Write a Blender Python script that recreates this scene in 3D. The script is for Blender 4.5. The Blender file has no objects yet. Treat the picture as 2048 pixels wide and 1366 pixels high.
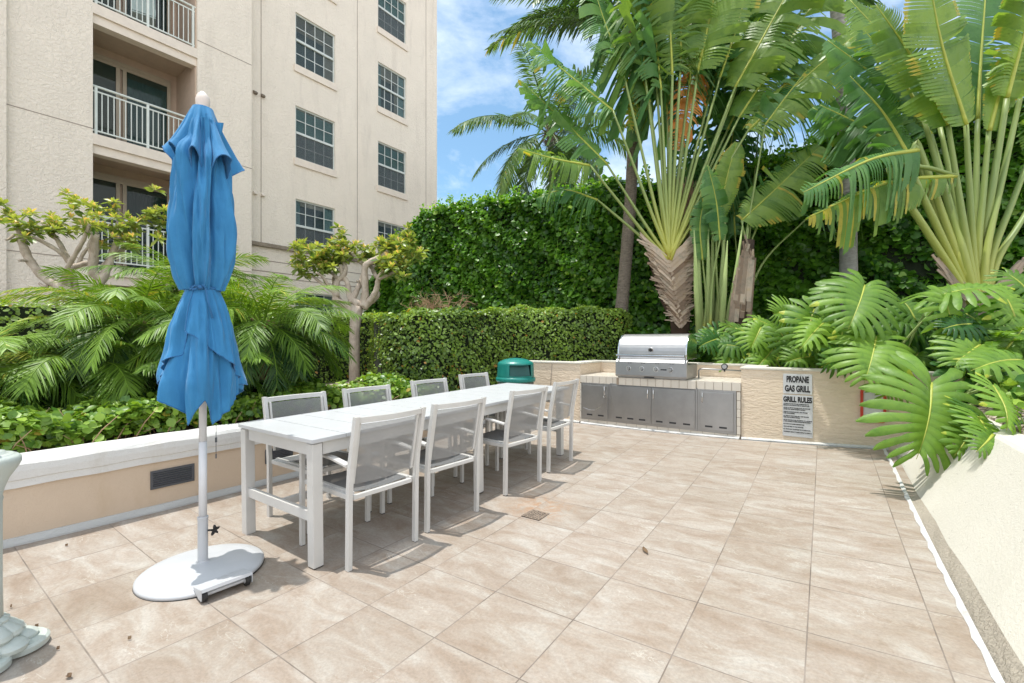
import bpy, bmesh, math, random
import numpy as np
from mathutils import Vector, Matrix
R=math.radians; PI=math.pi
random.seed(7); rng=np.random.default_rng(7)
C=bpy.context.scene.collection
SUN,SKY,CLOUD_FILL,EXPO=3.0,.15,9.0,.48
F=900.;TH=.606;H=1.324;ct,st=math.cos(TH),math.sin(TH)
def at(u,v,D):                      # a point seen at pixel (u,v) of the photo at depth D metres
    X,Z=(u-1024)/F,(683-v)/F
    return Vector(((X*ct-st)*D,(X*st+ct)*D,H+Z*D))
def fz(x,y):                        # the patio falls gently to its drain
    a=max(-2.9,min(2.2,x+1.432)); b=max(-3.2,min(3.6,y-2.829))
    return .0199*a+.0111*b+.0095*a*a+.0004*a*b+.0074*min(b,2.7)**2
# ------------------------------------------------------------------ materials
def newmat(name):
    m=bpy.data.materials.new(name); m.use_nodes=True; nt=m.node_tree
    b=nt.nodes['Principled BSDF']; return m,nt,b,nt.nodes,nt.links
def S(b,**k):
    for n,v in k.items():
        b.inputs[n.replace('_',' ')].default_value=v if not isinstance(v,tuple) or len(v)==4 else (*v,1)
def noise(nt,scale,detail=3,rough=.55,vec=None,dist=0):
    n=nt.nodes.new('ShaderNodeTexNoise'); n.inputs['Scale'].default_value=scale; n.inputs['Detail'].default_value=detail
    n.inputs['Roughness'].default_value=rough; n.inputs['Distortion'].default_value=dist
    if vec is not None: nt.links.new(vec,n.inputs['Vector'])
    return n.outputs['Fac']
def coord(nt,kind='Object',scale=None,rot=None):
    o=nt.nodes.new('ShaderNodeTexCoord').outputs[kind]
    if scale or rot:
        m=nt.nodes.new('ShaderNodeMapping'); nt.links.new(o,m.inputs['Vector'])
        if scale: m.inputs['Scale'].default_value=scale
        if rot: m.inputs['Rotation'].default_value=rot
        o=m.outputs[0]
    return o
def ramp(nt,fac,stops):
    r=nt.nodes.new('ShaderNodeValToRGB'); nt.links.new(fac,r.inputs[0]); e=r.color_ramp.elements
    while len(e)<len(stops): e.new(.5)
    for i,(p,c) in enumerate(stops):
        e[i].position=p; e[i].color=(*c,1) if len(c)==3 else c
    return r.outputs[0]
def bump(nt,b,h,strength=.3,dist=.01,prev=None):
    n=nt.nodes.new('ShaderNodeBump'); n.inputs['Strength'].default_value=strength; n.inputs['Distance'].default_value=dist
    nt.links.new(h,n.inputs['Height'])
    if prev: nt.links.new(prev,n.inputs['Normal'])
    nt.links.new(n.outputs[0],b.inputs['Normal']); return n.outputs[0]
def math_(nt,op,a,b=None,c=None):
    n=nt.nodes.new('ShaderNodeMath'); n.operation=op
    for i,x in enumerate((a,b,c)):
        if x is None: continue
        if isinstance(x,(int,float)): n.inputs[i].default_value=x
        else: nt.links.new(x,n.inputs[i])
    return n.outputs[0]
def plain(name,col,rough=.5,metal=0.,var=.06,nscale=6,bstr=0,bscale=200,spec=.5):
    m,nt,b,N,L=newmat(name); co=coord(nt)
    d=tuple(max(0,c*(1-var)) for c in col); l=tuple(min(1,c*(1+var)) for c in col)
    L.new(ramp(nt,noise(nt,nscale,5,.6,co),[(.3,d),(.7,l)]),b.inputs['Base Color'])
    S(b,Roughness=rough,Metallic=metal); b.inputs['Specular IOR Level'].default_value=spec
    if bstr: bump(nt,b,noise(nt,bscale,3,.6,co),bstr,.003)
    return m
def stucco(name,col,scale=45,strength=.5,dist=.012,stretch=None,var=.05,stain=None,pits=0,sscale=(1,1,.35)):
    m,nt,b,N,L=newmat(name); co=coord(nt); cs=coord(nt,scale=stretch) if stretch else co
    d=tuple(c*(1-var) for c in col); l=tuple(min(1,c*(1+var)) for c in col)
    c=ramp(nt,noise(nt,1.3,6,.6,co),[(.3,d),(.7,l)])
    if stain:
        mx=N.new('ShaderNodeMixRGB'); L.new(c,mx.inputs[1]); mx.inputs[2].default_value=(*stain,1)
        L.new(ramp(nt,noise(nt,5,6,.7,coord(nt,scale=sscale)),[(.52,(0,0,0)),(.75,(.55,)*3)]),mx.inputs[0]); c=mx.outputs[0]
    if pits:
        mx=N.new('ShaderNodeMixRGB'); L.new(c,mx.inputs[1]); mx.inputs[2].default_value=(.27,.25,.20,1)
        L.new(ramp(nt,noise(nt,48,3,.6,coord(nt,scale=(1,.6,1)),1.5),[(.66,(0,0,0)),(.72,(.6,)*3)]),mx.inputs[0]); c=mx.outputs[0]
    L.new(c,b.inputs['Base Color']); S(b,Roughness=.9); b.inputs['Specular IOR Level'].default_value=.2
    n1=bump(nt,b,noise(nt,scale*4,2,.5,cs),strength*.35,dist*.5)
    bump(nt,b,ramp(nt,noise(nt,scale,4,.6,cs,.8),[(.4,(0,0,0)),(.6,(1,1,1))]),strength,dist,n1)
    return m
def leafmat(name,dark,light,odd=None,rough=.4,tr=.3,spec=.5,oddpos=.93,big=0):
    m,nt,b,N,L=newmat(name); a=N.new('ShaderNodeAttribute'); a.attribute_name='tone'
    st_=[(0,dark),(.9 if odd else 1,light)]
    if odd: st_+=[(oddpos,odd)]
    c=ramp(nt,a.outputs['Fac'],st_)
    if big:
        mm=N.new('ShaderNodeMixRGB'); mm.blend_type='MULTIPLY'; mm.inputs[0].default_value=1; L.new(c,mm.inputs[1]); cc_=coord(nt); L.new(ramp(nt,noise(nt,7,6,.7,cc_,.4),[(.3,(.62,.72,.70)),(.5,(1,1,1)),(.72,(1.0,.96,.80))]),mm.inputs[2]); c=mm.outputs[0]
        bump(nt,b,noise(nt,38,4,.65,cc_),.35,.006); L.new(ramp(nt,noise(nt,12,4,.6,cc_),[(.3,(rough*.75,)*3),(.7,(min(1,rough*1.5),)*3)]),b.inputs['Roughness'])
    L.new(c,b.inputs['Base Color'])
    if not big: S(b,Roughness=rough)
    S(b); b.inputs['Specular IOR Level'].default_value=spec
    t=N.new('ShaderNodeBsdfTranslucent'); hs=N.new('ShaderNodeMixRGB'); hs.blend_type='MULTIPLY'; hs.inputs[0].default_value=1
    L.new(c,hs.inputs[1]); hs.inputs[2].default_value=(2.0,1.9,.7,1); L.new(hs.outputs[0],t.inputs[0])
    mx=N.new('ShaderNodeMixShader'); mx.inputs[0].default_value=tr
    L.new(b.outputs[0],mx.inputs[1]); L.new(t.outputs[0],mx.inputs[2]); L.new(mx.outputs[0],N['Material Output'].inputs[0]); return m
def bark(name,c1,c2,scale=18,stretch=(1,1,.35),rings=0,bs=.6):
    m,nt,b,N,L=newmat(name); co=coord(nt,scale=stretch); n=noise(nt,scale,6,.7,co,.5)
    L.new(ramp(nt,n,[(.3,c1),(.7,c2)]),b.inputs['Base Color']); S(b,Roughness=.9); h=n
    if rings:
        w=N.new('ShaderNodeTexWave'); w.bands_direction='Z'; w.inputs['Scale'].default_value=rings; w.inputs['Distortion'].default_value=2; L.new(coord(nt),w.inputs['Vector'])
        h=math_(nt,'ADD',math_(nt,'MULTIPLY',w.outputs['Fac'],.6),n)
    bump(nt,b,h,bs,.012); return m

def floor_mat():
    m,nt,b,N,L=newmat('beige_stone_tile'); co=coord(nt)
    sp=N.new('ShaderNodeSeparateXYZ'); L.new(co,sp.inputs[0]); T=.4572
    ax=math_(nt,'DIVIDE',math_(nt,'ADD',sp.outputs[0],1.432+T*40),T); ay=math_(nt,'DIVIDE',math_(nt,'ADD',sp.outputs[1],-2.829+T*40),T)
    fx,fy=math_(nt,'FRACT',ax),math_(nt,'FRACT',ay); ix,iy=math_(nt,'FLOOR',ax),math_(nt,'FLOOR',ay)
    cx=N.new('ShaderNodeCombineXYZ'); L.new(ix,cx.inputs[0]); L.new(iy,cx.inputs[1])
    wn=N.new('ShaderNodeTexWhiteNoise'); L.new(cx.outputs[0],wn.inputs['Vector'])
    off=N.new('ShaderNodeVectorMath'); off.operation='MULTIPLY_ADD'; L.new(wn.outputs['Color'],off.inputs[0]); off.inputs[1].default_value=(9,9,9); L.new(co,off.inputs[2])
    mp=N.new('ShaderNodeMapping'); L.new(off.outputs[0],mp.inputs[0]); mp.inputs['Rotation'].default_value=(0,0,.5); mp.inputs['Scale'].default_value=(.7,1.6,1)
    base=ramp(nt,noise(nt,4.5,9,.68,mp.outputs[0],.6),[(.30,(.335,.262,.205)),(.44,(.395,.33,.275)),(.57,(.45,.40,.35)),(.70,(.52,.495,.455))])
    vein=ramp(nt,math_(nt,'ABSOLUTE',math_(nt,'SUBTRACT',noise(nt,5.5,6,.6,mp.outputs[0],1.2),.5)),[(.0,(.9,)*3),(.012,(0,0,0))])
    vm=math_(nt,'MULTIPLY',vein,ramp(nt,noise(nt,3,2,.5,mp.outputs[0]),[(.52,(0,0,0)),(.62,(.8,)*3)]))
    m1=N.new('ShaderNodeMixRGB'); L.new(vm,m1.inputs[0]); L.new(base,m1.inputs[1]); m1.inputs[2].default_value=(.60,.575,.52,1)
    rust=ramp(nt,noise(nt,11,5,.7,mp.outputs[0],1.5),[(.63,(0,0,0)),(.74,(.55,)*3)])
    m2=N.new('ShaderNodeMixRGB'); L.new(rust,m2.inputs[0]); L.new(m1.outputs[0],m2.inputs[1]); m2.inputs[2].default_value=(.32,.22,.155,1)
    fine=N.new('ShaderNodeMixRGB'); fine.blend_type='MULTIPLY'; fine.inputs[0].default_value=.8; L.new(m2.outputs[0],fine.inputs[1]); L.new(ramp(nt,noise(nt,70,5,.75,co),[(.32,(.72,)*3),(.62,(1,)*3)]),fine.inputs[2])
    tb=N.new('ShaderNodeMixRGB'); tb.blend_type='MULTIPLY'; tb.inputs[0].default_value=1; L.new(fine.outputs[0],tb.inputs[1]); L.new(ramp(nt,wn.outputs['Value'],[(0,(.90,.885,.865)),(1,(1,1,1))]),tb.inputs[2])
    # broad dirt
    dt=N.new('ShaderNodeMixRGB'); dt.blend_type='MULTIPLY'; dt.inputs[0].default_value=1; L.new(tb.outputs[0],dt.inputs[1]); L.new(ramp(nt,noise(nt,.9,5,.6,co),[(.3,(.9,.87,.83)),(.6,(1,1,1))]),dt.inputs[2])
    ds=N.new('ShaderNodeVectorMath'); ds.operation='DISTANCE'; L.new(co,ds.inputs[0]); ds.inputs[1].default_value=(-1.88,3.10,0)
    rs=math_(nt,'MULTIPLY',ramp(nt,ds.outputs['Value'],[(.05,(1,1,1)),(.38,(0,0,0))]),ramp(nt,noise(nt,9,5,.7,co,1.),[(.42,(0,0,0)),(.62,(.75,)*3)]))
    m9=N.new('ShaderNodeMixRGB'); L.new(rs,m9.inputs[0]); L.new(dt.outputs[0],m9.inputs[1]); m9.inputs[2].default_value=(.36,.19,.09,1); dt=m9
    sp2=ramp(nt,noise(nt,2.3,7,.75,co,2.),[(.60,(1,1,1)),(.68,(.86,.83,.79)),(.72,(1,1,1))]); m8=N.new('ShaderNodeMixRGB'); m8.blend_type='MULTIPLY'; m8.inputs[0].default_value=.8; L.new(dt.outputs[0],m8.inputs[1]); L.new(sp2,m8.inputs[2]); dt=m8
    ex=math_(nt,'MINIMUM',fx,math_(nt,'SUBTRACT',1,fx)); ey=math_(nt,'MINIMUM',fy,math_(nt,'SUBTRACT',1,fy))
    wob=math_(nt,'MULTIPLY',math_(nt,'SUBTRACT',noise(nt,30,3,.6,co),.5),.006)
    e=math_(nt,'ADD',math_(nt,'MINIMUM',ex,ey),wob)
    g=ramp(nt,e,[(.0045,(1,1,1)),(.0075,(0,0,0))])
    gc=ramp(nt,noise(nt,3,4,.6,co),[(.35,(.15,.12,.098)),(.65,(.29,.245,.21))])
    m3=N.new('ShaderNodeMixRGB'); L.new(g,m3.inputs[0]); L.new(dt.outputs[0],m3.inputs[1]); L.new(gc,m3.inputs[2])
    L.new(m3.outputs[0],b.inputs['Base Color']); L.new(ramp(nt,noise(nt,6,4,.6,co),[(.3,(.42,)*3),(.7,(.62,)*3)]),b.inputs['Roughness'])
    b.inputs['Specular IOR Level'].default_value=.35
    hh=math_(nt,'SUBTRACT',math_(nt,'MULTIPLY',noise(nt,14,5,.6,co),.5),math_(nt,'MULTIPLY',g,1.))
    bump(nt,b,hh,.35,.003); return m
def steel(name,col=(.41,.41,.41),rough=.46,horiz=True):
    m,nt,b,N,L=newmat(name); co=coord(nt,scale=(2,2,160) if horiz else (160,160,2))
    n=noise(nt,3,3,.6,co); L.new(ramp(nt,noise(nt,2.5,5,.65,coord(nt)),[(.3,tuple(c*.86 for c in col)),(.7,tuple(min(1,c*1.1) for c in col))]),b.inputs['Base Color'])
    S(b,Metallic=1.); L.new(ramp(nt,n,[(.2,(rough*.8,)*3),(.8,(rough*1.3,)*3)]),b.inputs['Roughness']); bump(nt,b,n,.08,.001); return m
def meshfab(name,col,alpha=.72):
    m,nt,b,N,L=newmat(name); S(b,Base_Color=col,Roughness=.7); t=N.new('ShaderNodeBsdfTransparent'); mx=N.new('ShaderNodeMixShader')
    ck=N.new('ShaderNodeTexChecker'); L.new(coord(nt),ck.inputs[0]); ck.inputs['Scale'].default_value=700
    L.new(math_(nt,'MULTIPLY_ADD',ck.outputs['Fac'],.3,alpha-.15),mx.inputs[0])
    L.new(t.outputs[0],mx.inputs[1]); L.new(b.outputs[0],mx.inputs[2]); L.new(mx.outputs[0],N['Material Output'].inputs[0]); return m
def fabric(name,col,tr=.05):
    m,nt,b,N,L=newmat(name); co=coord(nt)
    d=tuple(c*.86 for c in col); l=tuple(min(1,c*1.14+.01) for c in col)
    L.new(ramp(nt,noise(nt,4,6,.65,co),[(.3,d),(.72,l)]),b.inputs['Base Color']); S(b,Roughness=.8); b.inputs['Sheen Weight'].default_value=.15
    n1=bump(nt,b,noise(nt,550,2,.5,co),.25,.001); bump(nt,b,noise(nt,9,4,.6,coord(nt,scale=(1,1,.3))),.55,.02,n1)
    t=N.new('ShaderNodeBsdfTranslucent'); t.inputs[0].default_value=(*col,1); mx=N.new('ShaderNodeMixShader'); mx.inputs[0].default_value=tr
    L.new(b.outputs[0],mx.inputs[1]); L.new(t.outputs[0],mx.inputs[2]); L.new(mx.outputs[0],N['Material Output'].inputs[0]); return m
def glass(name,tint=(.02,.05,.055),op=.45):
    m,nt,b,N,L=newmat(name); S(b,Base_Color=tint,Roughness=.03); b.inputs['Specular IOR Level'].default_value=.6; b.inputs['IOR'].default_value=1.5
    t=N.new('ShaderNodeBsdfTransparent'); t.inputs[0].default_value=(.78,.86,.86,1); mx=N.new('ShaderNodeMixShader'); mx.inputs[0].default_value=op
    L.new(t.outputs[0],mx.inputs[1]); L.new(b.outputs[0],mx.inputs[2]); L.new(mx.outputs[0],N['Material Output'].inputs[0]); return m
def gravelmat(name,c1,c2,c3,scale=28):
    m,nt,b,N,L=newmat(name); co=coord(nt); v=N.new('ShaderNodeTexVoronoi'); v.inputs['Scale'].default_value=scale; L.new(co,v.inputs[0])
    sx=N.new('ShaderNodeSeparateColor'); L.new(v.outputs['Color'],sx.inputs[0])
    L.new(ramp(nt,sx.outputs[0],[(.1,c1),(.5,c2),(.95,c3)]),b.inputs['Base Color']); S(b,Roughness=.95)
    bump(nt,b,v.outputs['Distance'],-1. if False else .8,.02); return m

M=dict(
 tile=floor_mat(), white=plain('white_powder_coated_metal',(.60,.59,.565),.38,0,.04,9), top=plain('white_laminate_top',(.535,.545,.555),.36,0,.03,14,.05,60),
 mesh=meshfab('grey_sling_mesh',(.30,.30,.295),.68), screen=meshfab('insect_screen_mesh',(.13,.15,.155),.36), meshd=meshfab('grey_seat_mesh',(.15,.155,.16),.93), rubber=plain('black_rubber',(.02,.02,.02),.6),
 blue=fabric('faded_blue_canvas',(.028,.215,.455)), bluehem=fabric('blue_binding',(.02,.15,.36),.02),
 pole=plain('pole_metal',(.66,.67,.69),.35,0,.05), finial=plain('cream_plastic',(.72,.64,.58),.45), base=plain('white_painted_steel_base',(.50,.515,.535),.42,0,.05,5,.1,120),
 wallL=stucco('peach_stucco',(.60,.485,.37),60,.25,.004,stain=(.52,.40,.27)), cap=stucco('white_painted_coping',(.66,.655,.63),30,.25,.006,stain=(.55,.51,.44)),
 strip=stucco('white_sealant_strip',(.60,.60,.585),35,.35,.006,stain=(.36,.32,.27),sscale=(2,2,2)), stripg=stucco('grey_painted_base_strip',(.52,.53,.52),35,.35,.006),
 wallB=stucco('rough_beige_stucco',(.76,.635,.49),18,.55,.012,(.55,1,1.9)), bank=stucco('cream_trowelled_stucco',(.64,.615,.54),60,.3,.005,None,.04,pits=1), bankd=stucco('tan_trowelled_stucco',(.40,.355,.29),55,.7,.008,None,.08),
 ctile=plain('cream_glazed_tile',(.64,.59,.51),.3,0,.05,3), grout=plain('tan_grout',(.30,.24,.18),.9), steel=steel('brushed_steel'), steelv=steel('brushed_steel_door',(.40,.40,.40),.40,False), chrome=steel('polished_steel',(.75,.75,.75),.14),
 dark=plain('dark_plastic',(.025,.026,.03),.5), slat=plain('charcoal_louvre',(.075,.08,.09),.55), bin=plain('green_moulded_plastic',(.012,.20,.17),.35,0,.08,4), bind=plain('dark_green_hood_inside',(.006,.085,.075),.5), binb=plain('pebbled_brown_panel',(.22,.20,.18),.9,0,.5,40,.6,60),
 sign=plain('pale_grey_sign_board',(.60,.61,.62),.45), ink=plain('black_ink',(.012,.012,.012),.5), stalk=leafmat('leaf_stalk',(.25,.34,.11),(.54,.53,.10),(.50,.36,.06),.45,.04,.5,.97), red=plain('red_frame',(.55,.035,.015),.4),
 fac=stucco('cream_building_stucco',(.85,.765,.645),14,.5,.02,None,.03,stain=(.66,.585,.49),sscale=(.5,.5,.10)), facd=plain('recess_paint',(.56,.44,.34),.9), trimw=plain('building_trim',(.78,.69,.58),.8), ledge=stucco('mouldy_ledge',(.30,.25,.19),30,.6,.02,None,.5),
 frame=plain('white_window_frame',(.62,.66,.62),.4), framet=plain('tan_door_frame',(.42,.36,.27),.45), rail=plain('white_balcony_rail',(.68,.72,.66),.4), glass=glass('window_glass',(.10,.14,.16),.24), glassd=glass('door_glass',(.01,.03,.025),.35),
 room=plain('dim_room',(.16,.20,.18),.9), blind=plain('blind_slat',(.42,.58,.52),.7), curtain=plain('pale_curtain',(.45,.55,.53),.8), joint=plain('score_line',(.33,.27,.22),.9),
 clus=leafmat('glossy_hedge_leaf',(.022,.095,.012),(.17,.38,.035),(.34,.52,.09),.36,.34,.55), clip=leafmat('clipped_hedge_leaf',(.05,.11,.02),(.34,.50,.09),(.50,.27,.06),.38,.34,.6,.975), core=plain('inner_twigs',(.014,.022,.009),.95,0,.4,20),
 cover=leafmat('ground_shrub_leaf',(.05,.15,.02),(.32,.48,.06),(.38,.30,.05),.38,.25,.5,.975), date=leafmat('date_palm_leaflet',(.012,.055,.012),(.21,.36,.035),(.42,.42,.06),.45,.20,.35), coco=leafmat('coconut_leaflet',(.025,.08,.028),(.14,.24,.06),(.34,.27,.06),.38,.3,.5),
 trav=leafmat('paddle_leaf',(.05,.15,.03),(.24,.37,.07),(.48,.42,.07),.42,.36,.45,big=1), travd=leafmat('deep_green_paddle_leaf',(.05,.17,.05),(.18,.34,.10),(.35,.33,.05),.42,.3,.45,big=1), dead=leafmat('dead_orange_leaf',(.50,.19,.05),(.80,.40,.14),None,.7,.3,.2),
 rib=plain('yellow_green_midrib',(.38,.42,.06),.45,0,.15), pet=bark('pale_green_leaf_stalk',(.26,.36,.12),(.42,.50,.20),6,(4,4,.3),0,.15), mons=leafmat('split_leaf',(.03,.11,.018),(.22,.38,.05),(.42,.48,.06),.42,.32,.4,big=1), monsd=leafmat('dark_split_leaf',(.02,.09,.02),(.11,.25,.035),None,.42,.28,.4,big=1),
 fan=bark('fan_stalk_base',(.38,.42,.07),(.58,.56,.13),5,(5,5,.3),0,.2), husk=leafmat('dry_leaf_base',(.16,.095,.06),(.66,.54,.43),None,.9,.02,.2,big=1), core2=plain('dark_trunk_core',(.07,.045,.03),.95,0,.3), bark=bark('ringed_palm_bark',(.13,.105,.08),(.32,.27,.22),14,(1,1,3),9,.7), gbark=bark('grey_palm_bark',(.22,.21,.19),(.42,.40,.37),9,(1,1,2),4,.4), pbark=bark('smooth_tan_bark',(.34,.27,.21),(.62,.54,.45),12,(1,1,.6),0,.5), twig=plain('dry_twig',(.42,.27,.17),.9,0,.3), fiber=plain('palm_fibre',(.30,.20,.12),.95,0,.3),
 tuft=leafmat('tuft_leaf',(.06,.15,.035),(.42,.48,.12),(.74,.54,.22),.38,.3,.5,.92), soil=gravelmat('leaf_litter_and_stone',(.10,.07,.05),(.34,.27,.21),(.58,.50,.42)), ground=plain('planting_soil',(.085,.06,.04),.95,0,.3,8,.6,40), fern=leafmat('fern_leaf',(.04,.14,.01),(.20,.34,.03),None,.4,.35,.4),
 ped=plain('pale_green_cast_metal',(.50,.545,.505),.42,0,.06), rust=plain('rusty_grate',(.22,.17,.13),.8,0,.6,60), brown=leafmat('dry_leaf',(.20,.13,.08),(.33,.24,.15),None,.7,.1,.2))
# ------------------------------------------------------------------ object helpers
def tag(o,label=None,cat=None,group=None,kind=None):
    for k,v in (('label',label),('category',cat),('group',group),('kind',kind)):
        if v: o[k]=v
    return o
def thing(name,label,cat,loc=(0,0,0),rot=0,group=None):
    o=bpy.data.objects.new(name,None); o.empty_display_size=.1; C.objects.link(o); o.location=loc
    o.rotation_euler=rot if isinstance(rot,tuple) else (0,0,rot); return tag(o,label,cat,group)
class MB:
    def __init__(s): s.v=[]; s.f=[]; s.m=[]; s.t=[]; s.tone=.5
    def add(s,vs,fs,mi=0,tone=None):
        b=len(s.v); s.v+=[tuple(p) for p in vs]; s.f+=[tuple(b+i for i in f) for f in fs]; s.m+=[mi]*len(fs); s.t+=[s.tone if tone is None else tone]*len(vs)
    def box(s,a,b,mi=0):
        x0,y0,z0=a;x1,y1,z1=b
        s.add([(x0,y0,z0),(x1,y0,z0),(x1,y1,z0),(x0,y1,z0),(x0,y0,z1),(x1,y0,z1),(x1,y1,z1),(x0,y1,z1)],[(0,3,2,1),(4,5,6,7),(0,1,5,4),(1,2,6,5),(2,3,7,6),(3,0,4,7)],mi)
    def bar(s,p,q,w,h,up=(0,0,1),mi=0):
        p,q=Vector(p),Vector(q); d=(q-p).normalized(); u=Vector(up); r=d.cross(u)
        if r.length<1e-4: r=d.cross(Vector((1,0,0)))
        r.normalize(); u=r.cross(d); r*=w/2; u*=h/2
        s.add([p-r-u,p+r-u,p+r+u,p-r+u,q-r-u,q+r-u,q+r+u,q-r+u],[(3,2,1,0),(4,5,6,7),(0,1,5,4),(1,2,6,5),(2,3,7,6),(3,0,4,7)],mi)
    def tube(s,pts,rad,n=10,mi=0,flat=1.,up=(0,0,1),caps=True,tone=None,tl=None):
        pts=[Vector(p) for p in pts]; k=len(pts); rad=[rad]*k if isinstance(rad,(int,float)) else rad; vs=[];fs=[]; pr=None
        for i,p in enumerate(pts):
            d=(pts[min(i+1,k-1)]-pts[max(i-1,0)]).normalized()
            if pr is None:
                r=d.cross(Vector(up)); r=r if r.length>1e-3 else d.cross(Vector((1,0,0)))
            else: r=pr-d*pr.dot(d)
            r.normalize(); pr=r; u=r.cross(d)
            for j in range(n):
                a=2*PI*j/n; vs.append(p+r*math.cos(a)*rad[i]+u*math.sin(a)*rad[i]*flat)
        for i in range(k-1):
            for j in range(n): a=i*n+j;b=i*n+(j+1)%n; fs.append((a,b,b+n,a+n))
        if caps: fs+= [tuple(reversed(range(n))),tuple((k-1)*n+j for j in range(n))]
        s.add(vs,fs,mi,tone)
        if tl: s.t[-len(vs):]=[min(1,max(0,tl[i]+.10*math.sin(j*2.6+i*.1))) for i in range(k) for j in range(n)]
    def lathe(s,prof,n=32,c=(0,0,0),mi=0,f=None):
        vs=[];fs=[];k=len(prof)
        for i,(r,z) in enumerate(prof):
            for j in range(n):
                a=2*PI*j/n; rr=r*(f(a,z) if f else 1); vs.append((c[0]+rr*math.cos(a),c[1]+rr*math.sin(a),c[2]+z))
        for i in range(k-1):
            for j in range(n): a=i*n+j;b=i*n+(j+1)%n; fs.append((a,b,b+n,a+n))
        fs+=[tuple(reversed(range(n))),tuple((k-1)*n+j for j in range(n))]; s.add(vs,fs,mi)
    def prism(s,poly,a,b,axis='y',mi=0):
        def P(u,v,w): return (u,w,v) if axis=='y' else ((w,u,v) if axis=='x' else (u,v,w))
        n=len(poly); vs=[P(u,v,a) for u,v in poly]+[P(u,v,b) for u,v in poly]
        s.add(vs,[tuple(range(n)),tuple(reversed(range(n,2*n)))]+[(i,(i+1)%n,n+(i+1)%n,n+i) for i in range(n)],mi)
    def grid(s,P,mi=0,closed=False,tone=None):
        k=len(P);n=len(P[0]); vs=[p for r in P for p in r]; fs=[]
        for i in range(k-1):
            for j in range(n if closed else n-1): a=i*n+j;b=i*n+(j+1)%n; fs.append((a,b,b+n,a+n))
        s.add(vs,fs,mi,tone)
    def build(s,name,mats,parent=None,smooth=False,bevel=0,solid=0,fix=True):
        me=bpy.data.meshes.new(name); me.from_pydata([tuple(v) for v in s.v],[],s.f)
        for m in (mats if isinstance(mats,(list,tuple)) else [mats]): me.materials.append(m)
        if any(s.m): me.polygons.foreach_set('material_index',s.m)
        at_=me.attributes.new('tone','FLOAT','POINT'); at_.data.foreach_set('value',s.t)
        if smooth: me.polygons.foreach_set('use_smooth',[True]*len(me.polygons))
        me.update()
        if fix:
            bm=bmesh.new(); bm.from_mesh(me); bmesh.ops.recalc_face_normals(bm,faces=bm.faces); bm.to_mesh(me); bm.free()
        o=bpy.data.objects.new(name,me); C.objects.link(o)
        if parent is not None: o.parent=parent
        if solid: md=o.modifiers.new('s','SOLIDIFY'); md.thickness=solid; md.offset=0
        if bevel: md=o.modifiers.new('b','BEVEL'); md.width=bevel; md.segments=2; md.limit_method='ANGLE'
        if smooth and not solid:
            md=None
        return o
def npmesh(name,V,Fq,tone,mats,parent=None,mi=None,smooth=False):
    me=bpy.data.meshes.new(name); V=np.asarray(V,np.float32); nf=len(Fq)
    sizes=np.array([len(f) for f in Fq]) if isinstance(Fq,list) else np.full(nf,Fq.shape[1]); flat=np.concatenate([np.asarray(f) for f in Fq]) if isinstance(Fq,list) else Fq.ravel()
    me.vertices.add(len(V)); me.vertices.foreach_set('co',V.ravel()); me.loops.add(len(flat)); me.loops.foreach_set('vertex_index',flat.astype(np.int32))
    me.polygons.add(nf); st_=np.concatenate([[0],np.cumsum(sizes)[:-1]]); me.polygons.foreach_set('loop_start',st_.astype(np.int32))
    for m in (mats if isinstance(mats,(list,tuple)) else [mats]): me.materials.append(m)
    if mi is not None: me.polygons.foreach_set('material_index',mi)
    me.update(calc_edges=True); a=me.attributes.new('tone','FLOAT','POINT'); a.data.foreach_set('value',np.asarray(tone,np.float32))
    if smooth: me.polygons.foreach_set('use_smooth',[True]*nf)
    o=bpy.data.objects.new(name,me); C.objects.link(o)
    if parent is not None: o.parent=parent
    return o
def unit(a): return a/np.maximum(np.linalg.norm(a,axis=1,keepdims=True),1e-9)
LT=np.array([(0,0,0),(-.30,.30,.07),(.30,.30,.07),(-.33,.66,.05),(.33,.66,.05),(0,1,-.04),(0,.45,0)])
LF=np.array([(0,6,3,1),(6,5,5,3),(0,2,4,6),(6,4,5,5)])
LFT=np.array([(0,6,1),(1,6,3),(6,5,3),(0,2,6),(2,4,6),(4,5,6)])
def leafcloud(name,P,Nn,D,size,tone,mat,parent=None,wide=1.,kind=None):
    n=len(P); Nn=unit(Nn); D=unit(D-Nn*np.sum(D*Nn,1,keepdims=True)); X=np.cross(D,Nn)
    T=LT; V=P[:,None,:]+size[:,None,None]*(X[:,None,:]*T[None,:,0,None]*wide+D[:,None,:]*T[None,:,1,None]+Nn[:,None,:]*T[None,:,2,None])
    Fc=(LFT[None]+(np.arange(n)*7)[:,None,None]).reshape(-1,3)
    return npmesh(name,V.reshape(-1,3),Fc,np.repeat(tone,7),mat,parent)
def sample_quads(quads,n,jit=.05,lump=.06):
    """points spread over quads (p0,p1,p2,p3; outward normal = (p1-p0)x(p3-p0)) with normals"""
    A=np.array([[list(p) for p in q] for q in quads],float); e1=A[:,1]-A[:,0]; e3=A[:,3]-A[:,0]; nr=np.cross(e1,e3); ar=np.linalg.norm(nr,axis=1)
    k=rng.choice(len(A),n,p=ar/ar.sum()); u,v=rng.random(n)[:,None],rng.random(n)[:,None]; q=A[k]
    P=q[:,0]*(1-u)*(1-v)+q[:,1]*u*(1-v)+q[:,2]*u*v+q[:,3]*(1-u)*v; Nn=unit(nr)[k]
    l=lump*(np.sin(P[:,0]*3.1+P[:,2]*2.3)*np.cos(P[:,1]*2.7-P[:,2]*3.7)+.6*np.sin(P[:,0]*7.3+P[:,1]*6.1+P[:,2]*8.9))
    return P+Nn*(l[:,None]-np.abs(rng.normal(0,jit,n))[:,None]),Nn,l
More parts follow.
